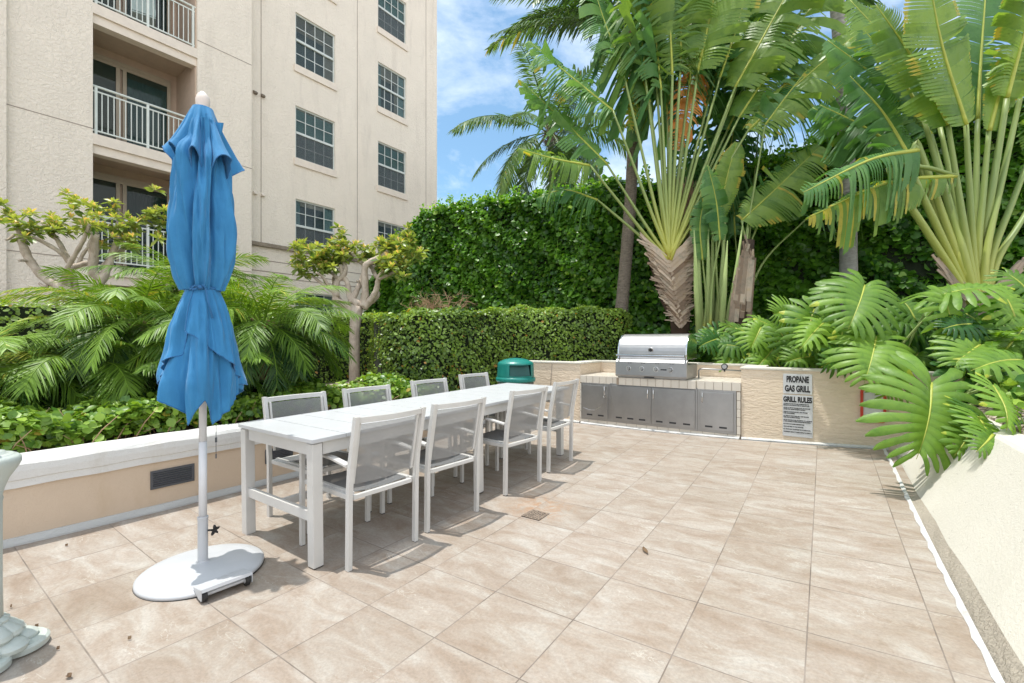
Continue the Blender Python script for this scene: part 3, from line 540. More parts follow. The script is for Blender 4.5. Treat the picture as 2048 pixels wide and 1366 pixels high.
# ------------------------------------------------------------------ chairs
def make_chair():
    t=thing('dining_chair','','chair'); hw=.2475; W=M['white']; b=.0025
    m=MB(); q=.0145
    def post(s):
        m=MB(); x=s*hw; P=[]
        for z,y in ((0.004,-.265),(.42,-.270),(.60,-.285),(.905,-.345)):
            P.append([(x-q,y-.017,z),(x+q,y-.017,z),(x+q,y+.017,z),(x-q,y+.017,z)])
        m.grid(P,closed=True); m.add([p for p in P[0]],[(0,1,2,3)]); m.add([p for p in P[-1]],[(3,2,1,0)]); return m
    for s in (-1,1): post(s).build('rear_leg',W,t,bevel=b)
    for s in (-1,1):
        m=MB(); m.box((s*hw-q,.255,.004),(s*hw+q,.285,.628)); m.build('leg',W,t,bevel=b)
        m=MB(); x=s*hw; P=[]
        for y,z in ((-.262,.612),(-.10,.632),(.10,.640),(.27,.640),(.30,.632)):
            w=.020; P.append([(x-w,y,z-.008),(x+w,y,z-.008),(x+w,y,z+.008),(x-w,y,z+.008)])
        m.grid(P,closed=True); m.add(P[0],[(0,1,2,3)]); m.add(P[-1],[(3,2,1,0)]); m.build('armrest',W,t,bevel=.003)
    m=MB()
    for s in (-1,1): m.box((s*(hw-.017)-.012,-.252,.405),(s*(hw-.017)+.012,.254,.435))
    m.box((-hw+.030,-.268,.403),(hw-.030,-.244,.430)); m.box((-hw+.030,.228,.395),(hw-.030,.252,.425))
    for s in (-1,1): m.box((s*(hw-.042)-.012,-.24,.425),(s*(hw-.042)+.012,.225,.445))
    m.build('seat_frame',W,t,bevel=b)
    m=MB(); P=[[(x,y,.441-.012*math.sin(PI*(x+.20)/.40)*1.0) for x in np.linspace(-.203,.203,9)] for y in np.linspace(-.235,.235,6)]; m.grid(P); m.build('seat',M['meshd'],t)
    def back(z,x,bow): return (x,-.285-(z-.60)*.1967-bow*math.cos(PI*x/.5),z)
    m=MB()
    for s in (-1,1):
        x=s*(hw-.031); m=MB(); m.bar((x,-.258,.50),(x,-.325,.865),.020,.014,(1,0,0)); m.build('back_side_bar',W,t,bevel=.002)
    m=MB(); P=[]
    for i in range(13):
        x=-hw+.012+(2*hw-.024)*i/12; bow=.030*math.sin(PI*i/12); y=-.335-bow; P.append([(x,y-.011,.866),(x,y+.011,.864),(x,y+.008,.898),(x,y-.014,.900)])
    m.grid(P,closed=True); m.add(P[0],[(0,1,2,3)]); m.add(P[-1],[(3,2,1,0)]); m.build('top_rail',W,t,bevel=.0015)
    m=MB(); P=[]
    for z in np.linspace(.495,.858,6):
        P.append([(x,-.262-(z-.5)*.185-.028*math.sin(PI*(x+.21)/.42),z) for x in np.linspace(-.208,.208,11)])
    m.grid(P); m.build('backrest',M['mesh'],t)
    m=MB()
    for s in (-1,1):
        for y in (-.265,.27): m.box((s*hw-.013,y-.015,0),(s*hw+.013,y+.015,.006))
    m.build('foot_glides',M['rubber'],t); return t
def copy_tree(o,parent=None):
    c=o.copy(); C.objects.link(c)
    if parent is not None: c.parent=parent
    for ch in list(o.children): copy_tree(ch,c)
    return c
ch0=make_chair(); first=True
for x,y,rz,lab in ((-2.53,1.876,87,'white chair nearest the camera, right side of the table, back to the viewer'),(-2.53,2.524,85,'second chair from the near end on the open patio side of the table'),(-2.50,3.425,85,'third chair from the near end on the open patio side of the table'),(-2.53,4.15,90.5,'chair nearest the grill on the open patio side of the table'),
    (-3.195,2.01,-90,'chair nearest the umbrella, tucked in on the planter side'),(-3.205,2.715,-90,'second chair from the umbrella, in front of the ground shrubs on the planter side'),(-3.21,3.53,-90.5,'third chair from the umbrella, tucked in on the planter side'),(-3.21,4.29,-91,'chair nearest the green litter bin on the planter side')):
    c=ch0 if first else copy_tree(ch0); first=False
    c.location=(x,y,fz(x,y)); c.rotation_euler=(0,0,R(rz)); c['label']=lab; c['group']='white dining chairs around the table'
# ------------------------------------------------------------------ umbrella
UX,UY=-2.95,1.12; ZB=fz(UX,UY)
Cd=Vector((.935,-.355,0)); Rt=Vector((.355,.935,0)); vz=lambda v:H+(683-v)*.00291; pr=.00239
U=thing('patio_umbrella','closed faded blue patio umbrella tied at the waist on a white pole','umbrella',(UX,UY,ZB))
def P3(phi,r,z): a=R(phi); d=Cd*math.cos(a)*r+Rt*math.sin(a)*r; return (d.x,d.y,z-ZB)
def lerp(tab,x):
    if x<=tab[0][0]: return tab[0][1]
    for (a,b),(c,d) in zip(tab,tab[1:]):
        if x<=c:
            f=(x-a)/(c-a); f=f*f*(3-2*f) if False else f; return b+(d-b)*f
    return tab[-1][1]
m=MB(); m.tube([(0,0,.30),(0,0,.75)],.0205,20); m.tube([(0,0,.74),(0,0,2.64)],.0190,20); m.build('pole',M['pole'],U,smooth=True)
m=MB(); m.lathe([(.012,2.63),(.03,2.645),(.034,2.66),(.030,2.668),(.036,2.70),(.036,2.72),(.030,2.742),(.018,2.758),(.004,2.770)],24,c=(0,0,-ZB)); m.build('finial',M['finial'],U,smooth=True)
def hemtube(pts,mat=None): 
    m=MB(); m.tube(pts,.0032,5); return m
from mathutils import noise as mn
def crump(phi,z,k=1.,sd=0.):
    c,s_=math.cos(R(phi)),math.sin(R(phi)); return k*(.055*mn.noise(Vector((c*2.6+sd,s_*2.6,z*2.2)))+.040*mn.noise(Vector((c*7+sd,s_*7,z*3.2+5)))+.016*mn.noise(Vector((c*16,s_*16+sd,z*9))))
def fold(phi,n,ph,sharp=1.6):
    c=math.cos(R(phi)*n+ph); return (abs(c)**(1/sharp))*(1 if c>0 else -1)
# main canopy above the tie
tabR=[(290,.070),(330,.108),(400,.114),(470,.122),(520,.112),(560,.092),(580,.074)]
m=MB(); P=[]; rows=44
for i in range(rows+1):
    v=250+(582-250)*i/rows; z=vz(v); row=[]
    for j in range(160):
        phi=j*360/160; k=i/rows
        A=.38*(1-.15*k); ph=.5+.7*k
        cc=math.cos(R(phi+12*math.sin(k*2.6+R(phi)))*7+ph); w=1-2*abs(cc)**.62 if False else (2*abs(math.sin(R(phi+12*math.sin(k*2.6+R(phi)))*3.5+ph))**.75-1); w2=math.cos(R(phi)*17+4*k)*.03*k+math.cos(R(phi)*3+1.2+2*k)*.08
        r=lerp(tabR,v)*(1+A*w*min(1,(v-250)/60)+w2)+crump(phi,z,1.-.5*k); row.append(P3(phi,r,z))
    P.append(row)
m.grid(P,closed=True); cn=m.build('canopy',M['blue'],U,smooth=True)
# top tier with flared hem
m=MB(); P=[]; hem=[]
for i in range(17):
    k=i/16; row=[]
    for j in range(192):
        phi=j*360/192; w=fold(phi+14*math.sin(R(phi)*2+1),7,.9,1.9); hv=334-20*w+10*math.sin(R(phi)+.9); v=221+(hv-221)*k
        r=(.052+.090*k**.9)*(1+.30*k**1.2*w)+.010*max(0,k-.8)*5*(.6+.4*w); row.append(P3(phi,r+crump(phi,vz(v),.45*k,3.),vz(v)))
    P.append(row)
m.grid(P,closed=True); cp=m.build('top_tier',M['blue'],U,smooth=True)
m=MB(); m.tube(P[-1]+[P[-1][0]],.0035,5); m.tube([P3(j*7.5,.0535+.012*abs(math.sin(R(j*7.5)*5)),vz(238)) for j in range(49)],.002,4); m.build('hem_binding',M['bluehem'],cp,smooth=True)
# hanging skirt: inner layer and two outer flaps
def layer(name,p0,p1,n,closed,Rf,hemv,folds,amp,ph,v0=578,rows=26,binding=True):
    P=[]
    for i in range(rows+1):
        k=i/rows; row=[]
        for j in range(n+(0 if closed else 1)):
            phi=p0+(p1-p0)*j/n; hv=hemv(phi); v=v0+(hv-v0)*k
            r=Rf(v,phi)*(1+amp*min(1,k*1.8)*fold(phi,folds,ph,1.3)+.03*k*math.cos(R(phi)*11+5*k))+crump(phi,vz(v),.6*min(1,k*2),7.)*1; row.append(P3(phi,r,vz(v)))
        P.append(row)
    m=MB(); m.grid(P,closed=closed); o=m.build(name,M['blue'],U,smooth=True)
    if binding:
        m=MB(); m.tube(P[-1]+([P[-1][0]] if closed else []),.003,5)
        if not closed: m.tube([r_[0] for r_ in P],.0025,4); m.tube([r_[-1] for r_ in P],.0025,4)
        m.build('hem_binding',M['bluehem'],o,smooth=True)
    return o
def peri(tab):
    def f(phi):
        p=(phi+180)%360-180; return lerp(tab,p)
    return f
hA=peri([(-180,800),(-120,790),(-92,752),(-60,790),(-38,822),(-24,839),(-12,815),(3,792),(14,818),(24,844),(38,825),(60,798),(90,768),(125,800),(180,800)])
layer('skirt_lining',-180,180,150,True,lambda v,p:lerp([(578,.072),(610,.10),(650,.125),(700,.145),(760,.175),(800,.17),(845,.145)],v),hA,6,.17,.4)
hB=peri([(-28,664),(-10,676),(10,693),(30,712),(50,733),(70,752),(92,768),(110,775)])
layer('skirt_flap',-28,112,60,False,lambda v,p:lerp([(578,.080),(610,.118),(650,.146),(700,.165),(740,.185),(770,.200)],v),hB,5,.12,2.2)
hC=peri([(-118,770),(-92,748),(-75,728),(-58,716),(-46,708),(-40,690),(-34,668)])
layer('skirt_flap',-118,-34,44,False,lambda v,p:lerp([(578,.080),(610,.112),(650,.146),(700,.170),(750,.212)],v)*(1 if p<-50 else .86),hC,6,.10,.5)
m=MB(); ring=[P3(j*10,.083*(1+.05*math.cos(R(j*10)*8)),vz(580+2*math.sin(j))) for j in range(37)]; m.tube(ring,.006,6,flat=1.); m.tube([P3(j*10,.083,vz(577)) for j in range(37)],.004,6)
a=[P3(-8,.098,vz(578)),P3(2,.11,vz(574)),P3(8,.105,vz(582)),P3(12,.12,vz(605)),P3(20,.135,vz(638))]; m.tube(a,.0045,5); m.tube([P3(-8,.095,vz(578)),P3(-22,.112,vz(584)),P3(-34,.11,vz(586)),P3(-20,.11,vz(576)),P3(-6,.10,vz(580))],.0045,5)
m.tube([P3(-8,.10,vz(576)),P3(-6,.105,vz(582))],.011,8)
m.build('tie_strap',M['bluehem'],U,smooth=True)
m=MB(); m.tube([P3(24,.15,vz(843)),P3(24,.15,vz(905))],.0016,5); m.tube([P3(24,.15,vz(868)),P3(24,.15,vz(877))],.006,6); m.tube([P3(24,.15,vz(900)),P3(24,.15,vz(908))],.004,6); m.build('pull_cord',M['slat'],U)
# base
bz=fz(UX,UY)
t=thing('umbrella_base','round white domed steel umbrella base with two black wheels','umbrella base',(UX,UY,bz))
m=MB(); m.lathe([(.300,.0),(.310,.006),(.310,.020),(.300,.027),(.25,.037),(.18,.048),(.09,.057),(.03,.060)],72); m.build('base_plate',M['base'],t,smooth=True,bevel=0)
m=MB(); m.lathe([(.308,.0),(.312,.002),(.312,.006),(.308,.008)],72); m.build('base_rim',M['rubber'],t)
m=MB(); m.lathe([(.034,.055),(.028,.062),(.0255,.068),(.0255,.30),(.0275,.302),(.0275,.318),(.0215,.320)],24); m.build('pole_socket',M['base'],t,smooth=False)
m=MB(); kz=.235; K=Rt*.030+Cd*.012
m.tube([(K.x*.8,K.y*.8,kz),(K.x*1.6,K.y*1.6,kz)],.006,8); kc=K*1.75
n5=[]
for i in range(20):
    a=i*2*PI/20; r=.020+.011*math.cos(a*5); n5.append((math.cos(a)*r,math.sin(a)*r))
axis=(Cd*.8+Rt*.6).normalized(); tx=Vector((0,0,1)); ty=axis.cross(tx)
A=[kc+tx*a_+ty*b_+axis*.0 for a_,b_ in n5]; B=[p+axis*.013 for p in A]; m.add(A+B,[tuple(range(20)),tuple(reversed(range(20,40)))]+[(i,(i+1)%20,20+(i+1)%20,20+i) for i in range(20)])
for i in range(len(m.v)-40,len(m.v)): x_=m.v[i]; m.v[i]=(x_[0],x_[1],x_[2]+kz)
m.build('lock_knob',M['rubber'],t)
w1=Vector((-2.58,.965,0))-Vector((UX,UY,0)); w2=Vector((-2.735,1.225,0))-Vector((UX,UY,0)); w1=Vector((.345,-.165,0)); w2=Vector((.345*1.0-.115+.0,.165,0))
w1=Vector((.345,-.140,0)); w2=Vector((.362,.085,0)); ax=(w2-w1).normalized(); nn=Vector((ax.y,-ax.x,0)); nn=nn if nn.dot(Vector((1,-.3,0)))>0 else -nn
for w,s in ((w1,1),(w2,-1)):
    m=MB(); c=w+Vector((0,0,.032))+ax*s*.012; m.tube([c-ax*.011,c+ax*.011],.032,24); wh=m.build('wheel',M['rubber'],t,bevel=.003)
    m=MB(); m.tube([c-ax*.0125,c+ax*.0125],.018,16); m.build('wheel_hub',M['base'],wh)
m=MB(); m.tube([w1+Vector((0,0,.034)),w2+Vector((0,0,.034))],.011,12); m.build('axle',M['base'],t)
m=MB(); pa=[w1-ax*.006,w2+ax*.006]
hi=[p-nn*.10+Vector((0,0,.048)) for p in pa]; lo=[p+nn*.030+Vector((0,0,.074)) for p in pa]; lo2=[p+nn*.034+Vector((0,0,.06)) for p in pa]
m.add([hi[0],hi[1],lo[1],lo[0],lo2[0],lo2[1]],[(0,1,2,3),(3,2,5,4)])
for k in (0,1): m.add([hi[k],lo[k],pa[k]+nn*.028+Vector((0,0,.018)),pa[k]-nn*.01+Vector((0,0,.018))],[(0,1,2,3)])
m.build('wheel_bracket',M['base'],t,solid=.004)
# ------------------------------------------------------------------ apartment building
B=thing('apartment_building','cream apartment building with balconies and grid windows behind the garden','building',(-13.6,8,0),-.031)
m=MB(); Z0,Z1=-.5,19.
def wall(m,x,y0,y1,z0,z1,holes,dep=.13,mi=0):
    ys=sorted({y0,y1,*[h[0] for h in holes],*[h[1] for h in holes]}); zs=sorted({z0,z1,*[h[2] for h in holes],*[h[3] for h in holes]})
    for a,b in zip(ys,ys[1:]):
        for c,d in zip(zs,zs[1:]):
            if any(h[0]<=a and b<=h[1] and h[2]<=c and d<=h[3] for h in holes): continue
            m.add([(x,a,c),(x,b,c),(x,b,d),(x,a,d)],[(0,1,2,3)],mi)
    for a,b,c,d in holes:
        m.add([(x,a,c),(x,b,c),(x,b,d),(x,a,d),(x-dep,a,c),(x-dep,b,c),(x-dep,b,d),(x-dep,a,d)],[(0,1,5,4),(1,2,6,5),(2,3,7,6),(3,0,4,7)],mi)
WX=-.35; wins=[]
for f in range(6):
    z=-1.77+3*f+3
    for y0,y1 in ((-.09,1.31),(3.09,4.45)): wins.append((y0,y1,z if f>0 else 1.24,z+1.69))
wins=[(a,b,c,d) for a,b,c,d in wins]
wall(m,WX,-1.57,6.15,Z0,Z1,wins)
m.add([(WX,6.15,Z0),(WX-12,6.15,Z0),(WX-12,6.15,Z1),(WX,6.15,Z1)],[(0,1,2,3)])
m.add([(WX-12,6.15,Z0),(WX-12,-20,Z0),(WX-12,-20,Z1),(WX-12,6.15,Z1)],[(0,1,2,3)])
# pier between balconies and windows, left pier, far left step
m.box((-1.9,-2.93,Z0),(.0,-1.57,Z1)); m.box((-1.9,-6.33,Z0),(0,-5.0,Z1)); m.box((-1.9,-20,Z0),(.10,-6.33,Z1))
m.box((-12,-20,Z1),(.1,6.15,Z1+.3))
m.build('wall',M['fac'],B)
fl=[.15+3*k-.05 for k in range(-0,7)]
m=MB(); md=MB()
for k in range(0,7):
    zt=.10+3*k
    m=MB(); m.box((-1.45,-5.0,zt-.24),(-.002,-2.93,zt)); m.box((-.30,-4.998,zt-.44),(-.055,-2.932,zt-.24)); sb=m.build('balcony_slab',M['trimw'],B)
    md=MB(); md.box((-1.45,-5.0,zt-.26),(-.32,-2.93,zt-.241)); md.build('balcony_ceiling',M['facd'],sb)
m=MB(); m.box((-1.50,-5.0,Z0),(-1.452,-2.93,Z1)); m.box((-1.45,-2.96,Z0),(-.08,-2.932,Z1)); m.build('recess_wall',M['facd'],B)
for k in (0,1,2,3,4):
    zt=.10+3*k; d=MB(); x=-1.448
    d.box((x,-5.0,zt+2.42),(x+.08,-3.12,zt+2.52)); d.box((x,-3.20,zt),(x+.08,-3.12,zt+2.42)); d.box((x+.03,-4.98,zt+2.34),(x+.07,-3.2,zt+2.42))
    d.box((x+.02,-4.16,zt),(x+.07,-4.08,zt+2.34)); d.box((x+.05,-4.30,zt),(x+.09,-4.22,zt+2.34)); d.box((x+.02,-5.0,zt),(x+.07,-3.2,zt+.07)); d=d.build('sliding_door',M['framet'],B)
    g=MB(); g.box((x+.035,-4.08,zt+.07),(x+.045,-3.2,zt+2.34)); g.box((x+.06,-5.0,zt+.07),(x+.07,-4.30,zt+2.34)); g.build('glass',M['glassd'],d)
    c=MB(); P=[[(x+.012+.010*math.sin(j*1.1),-4.05+.85*j/60,zz) for j in range(61)] for zz in (zt+.1,zt+2.2)]; c.grid(P); c.build('curtain',M['curtain'] if k%2==0 else M['room'],d)
    if k in (2,3): 
        pass
    r=MB(); r.tube([(-.10,-5.0,zt+1.13),(-.10,-2.935,zt+1.13)],.028,8); r.box((-.115,-4.99,zt+1.0),(-.085,-2.94,zt+1.03)); r.box((-.115,-4.99,zt+.09),(-.085,-2.94,zt+.12))
    for y in (-4.93,-3.965,-3.0): r.box((-.125,y-.025,zt),(-.075,y+.025,zt+1.11))
    n=17
    for i in range(n):
        y=-4.93+(i+1)*(1.93)/(n+1)
        if abs(y+3.965)>.04: r.box((-.108,y-.009,zt+.12),(-.092,y+.009,zt+1.0))
    r.build('balcony_rail',M['rail'],B)
# furniture glimpsed on the top balcony
tt=thing('balcony_chair','dark folded chair and table glimpsed behind the topmost balcony rail','chair',(-14.3,4.1,9.12),-.3)
m=MB(); 
for y in (-.25,.25): m.tube([(-.2,y,0),(.15,y,.55),(.25,y,.95)],.015,6); m.tube([(.25,y,0),(-.15,y,.5)],.015,6)
m.build('chair_frame',M['slat'],tt); m=MB(); m.box((.16,-.24,.5),(.19,.24,.98)); m.box((-.2,-.24,.46),(.18,.24,.49)); m.build('sling',M['curtain'],tt)
for i,(y0,y1,z0,z1) in enumerate(wins):
    if z0>14: continue
    x=WX-.11; f=MB(); w=.05; zc=(z0+z1)/2
    fr_=lambda a,b,c,d,bb,xa,xb:(f.box((xa,a,c),(xb,b,c+bb)),f.box((xa,a,d-bb),(xb,b,d)),f.box((xa,a,c+bb),(xb,a+bb,d-bb)),f.box((xa,b-bb,c+bb),(xb,b,d-bb)))
    fr_(y0,y1,z0,z1,.045,x,x+.06); f.box((x+.01,y0+.045,zc-.035),(x+.075,y1-.045,zc+.035))
    for half,(a,b) in enumerate(((z0+.045,zc-.035),(zc+.035,z1-.045))):
        xo=x+.032 if half else x+.018
        for k in range(1,4): yy=y0+.045+(y1-y0-.09)*k/4; f.box((xo-.008,yy-.011,a),(xo+.012,yy+.011,b))
        f.box((xo-.006,y0+.045,(a+b)/2-.011),(xo+.010,y1-.045,(a+b)/2+.011))
    W=f.build('window',M['frame'],B)
    g=MB(); g.box((x+.012,y0+.045,z0+.045),(x+.018,y1-.045,z1-.045)); g.build('pane',M['glass'],W)
    g=MB(); g.box((WX+.002,y0-.05,z0-.23),(WX+.05,y1+.05,z0-.002)); g.build('sill',M['trimw'],W)
    lvl=round((z0-1.23)/3); col=i%2
    g=MB(); g.add([(x-.9,y0-.2,z0-.1),(x-.9,y1+.2,z0-.1),(x-.9,y1+.2,z1+.1),(x-.9,y0-.2,z1+.1)],[(0,1,2,3)])
    g.build('dark_interior',M['room'],W)
    if (col,lvl) in ((0,1),(0,2),(1,2),(1,4),(1,0)):
        g=MB(); g.box((x+.050,y0+.045,z0+.045),(x+.052,y1-.045,zc-.035)); g.build('insect_screen',M['screen'],W)
    if (col,lvl) in ((0,2),(1,2),(0,0),(1,0),(1,4),(0,4)):
        g=MB(); n=34
        for k in range(n): zz=z0+.06+(z1-z0-.12)*k/n; g.add([(x-.03,y0+.05,zz),(x-.03,y1-.05,zz),(x-.003,y1-.05,zz+.030),(x-.003,y0+.05,zz+.030)],[(0,1,2,3)])
        g.build('blind',M['blind'],W)
    elif (col,lvl) in ((0,1),(1,3)):
        g=MB(); 
        for ya,yb in ((y1-.36,y1-.05),(y0+.05,y0+.22)): g.grid([[(x-.02-.012*math.sin(j*1.3),ya+(yb-ya)*j/24,zz) for j in range(25)] for zz in (z0+.05,z1-.05)])
        g.build('curtain',M['curtain'],W)
m=MB()
for y in (-1.15,2.19,5.51): m.box((WX,y-.010,4.32),(WX+.004,y+.010,Z1))
for zz in (3.79,3.46,3.30): m.box((WX,-1.57,zz-.013),(WX+.005,6.15,zz+.013))
for k in range(1,6):
    zt=.20+3*k; m.box((0,-2.93,zt+.14-.009),(.004,-1.57,zt+.14+.009)); m.box((0,-6.33,zt-.009),(.004,-5.0,zt+.009))
m.build('score_lines',M['joint'],B)
m=MB(); m.box((WX,-1.569,4.20),(WX+.10,6.15,4.31)); m.build('ledge',M['ledge'],B)
for k in (1,2,3):
    for y in (-1.33,-1.11):
        m=MB(); z=2.80+3*k-.02; m.prism([(WX,z-.06),(WX+.09,z-.06),(WX+.09,z-.02),(WX,z+.05)],y-.05,y+.05,'y'); m.build('vent_hood',M['ledge'] if k==2 else M['trimw'],B)
# ------------------------------------------------------------------ hedges and shrubs
def Q(a,b,z0,z1,z0b=None,z1b=None): # vertical quad, outward to the right-hand side of a->b seen from above
    return [(a[0],a[1],z0),(b[0],b[1],z0b if z0b is not None else z0),(b[0],b[1],z1b if z1b is not None else z1),(a[0],a[1],z1)]
# tall clusia screen along y=10
tops=[(-13.0,3.4),(-12.2,4.4),(-11.4,4.9),(-10.4,5.45),(-9.2,5.55),(-7.6,5.35),(-6.0,5.25),(-4.4,5.15),(-3.0,5.0),(-1.5,4.9),(0,5.1),(1.5,5.3),(3.0,5.5),(5.0,5.7),(7.5,5.8)]
qs=[];cores=[]
for (x0,z0),(x1,z1) in zip(tops,tops[1:]):
    yb=9.95; w0=math.sin(x0*2.)*.18+.8*min(1,max(0,(x0+3.5)/2.5)); w1=math.sin(x1*2.)*.18+.8*min(1,max(0,(x1+3.5)/2.5))
    qs.append([(x0,yb+w0,.8),(x1,yb+w1,.8),(x1,yb+w1,z1-.2),(x0,yb+w0,z0-.2)]); qs.append([(x0,yb+w0,z0-.2),(x1,yb+w1,z1-.2),(x1,yb+.5,z1+.05),(x0,yb+.5,z0+.05)])
    cores.append([(x0,yb+w0+.2,.6),(x1,yb+w1+.2,.6),(x1,yb+.9,.6),(x0,yb+.9,.6),(x0,yb+w0+.2,z0-.35),(x1,yb+w1+.2,z1-.35),(x1,yb+.9,z1-.3),(x0,yb+.9,z0-.3)])
qs+=[q for q in qs if q[0][0]>-3.2]
qs.append([(-13.2,11.2,.8),(-13.0,9.9,.8),(-13.0,9.9,3.2),(-13.2,11.2,3.4)]); qs.append([(-13.2,11.2,.8),(-12.6,9.8,.8),(-11.9,9.9,4.5),(-12.4,11.0,4.2)])
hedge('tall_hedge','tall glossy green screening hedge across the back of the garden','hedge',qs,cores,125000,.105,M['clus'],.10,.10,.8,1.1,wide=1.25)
# loose shoots standing above the tall screen
P=[];D=[]
for i in range(260):
    x=rng.uniform(-12.4,7); zt=np.interp(x,[a for a,b in tops],[b for a,b in tops]); y=10.2+rng.uniform(-.3,.3); h=rng.uniform(.1,.42)
    for k in range(12): P.append((x+rng.normal(0,.05),y+rng.normal(0,.05),zt-.15+h*k/12)); D.append((rng.normal(),rng.normal(),.7))
P=np.array(P);D=np.array(D); s=bpy.data.objects['tall_hedge']; leafcloud('top_shoots',P,rng.normal(0,1,P.shape)+[0,0,.8],D,rng.uniform(.06,.10,len(P)),np.clip(rng.normal(.75,.2,len(P)),0,1),M['clus'],s,1.2)
# clipped hedge in front of it (follows a bent footprint)
def footprint_hedge(name,label,fp,zt,zb,n,size,mat,depth,group=None,rnd=.10,sprd=.9,lump=.05,up=.6):
    """fp: front points left to right; body goes back by depth (vector per point)"""
    qs=[];co=[]
    for i in range(len(fp)-1):
        a,b=fp[i],fp[i+1]; za,zb_=zt[i],zt[i+1]; da,db=depth[i],depth[i+1]
        A=lambda p,d,k:(p[0]+d[0]*k,p[1]+d[1]*k)
        a1,b1=A(a,da,.10),A(b,db,.10); a2,b2=A(a,da,.92),A(b,db,.92); a3,b3=A(a,da,1),A(b,db,1)
        qs.append([(*a,zb),(*b,zb),(*b,zb_-rnd),(*a,za-rnd)]); qs.append([(*a,za-rnd),(*b,zb_-rnd),(*b1,zb_),(*a1,za)]); qs.append([(*a1,za),(*b1,zb_),(*b2,zb_),(*a2,za)]); qs.append([(*b3,zb),(*a3,zb),(*a2,za),(*b2,zb_)])
        ai,bi=A(a,da,.16),A(b,db,.16); ao,bo=A(a,da,.86),A(b,db,.86)
        co.append([(*ai,zb-.1),(*bi,zb-.1),(*bo,zb-.1),(*ao,zb-.1),(*ai,za-.10),(*bi,zb_-.10),(*bo,zb_-.10),(*ao,za-.10)])
    for i,sg in ((0,0),(len(fp)-1,1)):
        a=fp[i]; d=depth[i]; e=(a[0]+d[0],a[1]+d[1]); q=[(*e,zb),(*a,zb),(*a,zt[i]-rnd),(*e,zt[i]-rnd)]; qs.append(q if sg==0 else [q[1],q[0],q[3],q[2]])
    return hedge(name,label,'hedge',qs,co,n,size,mat,.05,lump,up,sprd,group)
p2=lambda u,D:(at(u,683,D).x,at(u,683,D).y)
fp=[p2(748,8.0),p2(762,7.3),p2(800,7.0),p2(850,7.0),p2(905,7.2),p2(960,7.6),p2(1005,8.1),p2(1040,8.35),p2(1120,8.4),p2(1200,8.5),p2(1245,8.65),p2(1262,9.0)]
zt=[1.80,1.80,1.82,1.84,1.87,1.91,1.94,1.965,1.98,1.98,1.97,1.94]
vd=(-st,ct); dep=[(vd[0]*1.1-.5,vd[1]*1.1)]*5+[(vd[0]*1.2,vd[1]*1.2)]*7
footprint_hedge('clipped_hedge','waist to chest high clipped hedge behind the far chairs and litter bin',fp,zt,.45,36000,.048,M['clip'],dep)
fp2=[(-8.2,-3.0),(-8.2,-1),(-8.15,1),(-8.2,3),(-8.3,5),(-8.5,7.2)]
footprint_hedge('clipped_hedge','long clipped hedge behind the feathery palms below the building',fp2,[1.86,1.86,1.86,1.88,1.92,1.98],.45,24000,.05,M['clip'],[(-1.1,0)]*6)
# low ground shrubs along the planter wall
qs=[];ys=[-2.2+.35*i for i in range(21)]
for i in range(len(ys)-1):
    y0,y1=ys[i],ys[i+1]; h0=.83+.05*math.sin(y0*5)+.03*math.sin(y0*11)-(.10 if y0>3.2 else 0); h1=.83+.05*math.sin(y1*5)+.03*math.sin(y1*11)-(.10 if y1>3.2 else 0)
    x0,x1=-4.62-.03*math.sin(y0*7),-4.62-.03*math.sin(y1*7)
    qs.append([(x0,y0,.58),(x1,y1,.58),(x1,y1,h1-.06),(x0,y0,h0-.06)]); qs.append([(x0,y0,h0-.06),(x1,y1,h1-.06),(-5.45,y1,h1+.06),(-5.45,y0,h0+.06)])
sh=hedge('ground_shrub','bright green low shrub bed running behind the white coping','shrub',qs,None,27000,.056,M['cover'],.10,.05,.9,1.1,wide=1.1)
m=MB()
for i in range(420):
    y=random.uniform(-2,4.8); x=random.uniform(-5.4,-4.62); z0=.47; p=Vector((x,y,z0)); q=p+Vector((random.uniform(-.15,.22),random.uniform(-.2,.2),random.uniform(.12,.32))); m.tube([p,(p+q)/2+Vector((0,0,.03)),q],[.005,.004,.002],4,caps=False)
m.build('stems',M['twig'],sh)
# dry twiggy shrub in front of the tall screen
t=thing('dry_shrub','bare brown twiggy shrub poking above the clipped hedge','shrub',at(885,622,9.6),0)
m=MB(); rd=random.Random(4)
def twig(m,p,d,L,r,dep,rd,sp=.6):
    pts=[p]; q=p
    for i in range(4):
        d=(d+Vector((rd.gauss(0,.22),rd.gauss(0,.22),rd.gauss(0,.18)))).normalized(); q=q+d*L/4; pts.append(q)
    m.tube(pts,[r,r*.85,r*.7,r*.6,r*.45],4,caps=False)
    if dep>0:
        for k in range(rd.choice((2,3,3))): 
            b=pts[rd.choice((2,3,4))]; twig(m,b,(d+Vector((rd.gauss(0,sp),rd.gauss(0,sp),rd.gauss(.1,sp*.7)))).normalized(),L*.68,r*.6,dep-1,rd,sp)
for i in range(18): twig(m,Vector((rd.uniform(-.35,.35),rd.uniform(-.2,.2),-.55)),Vector((rd.gauss(0,.6),rd.gauss(0,.4),1)).normalized(),.55,.014,3,rd)
m.build('twigs',M['twig'],t)
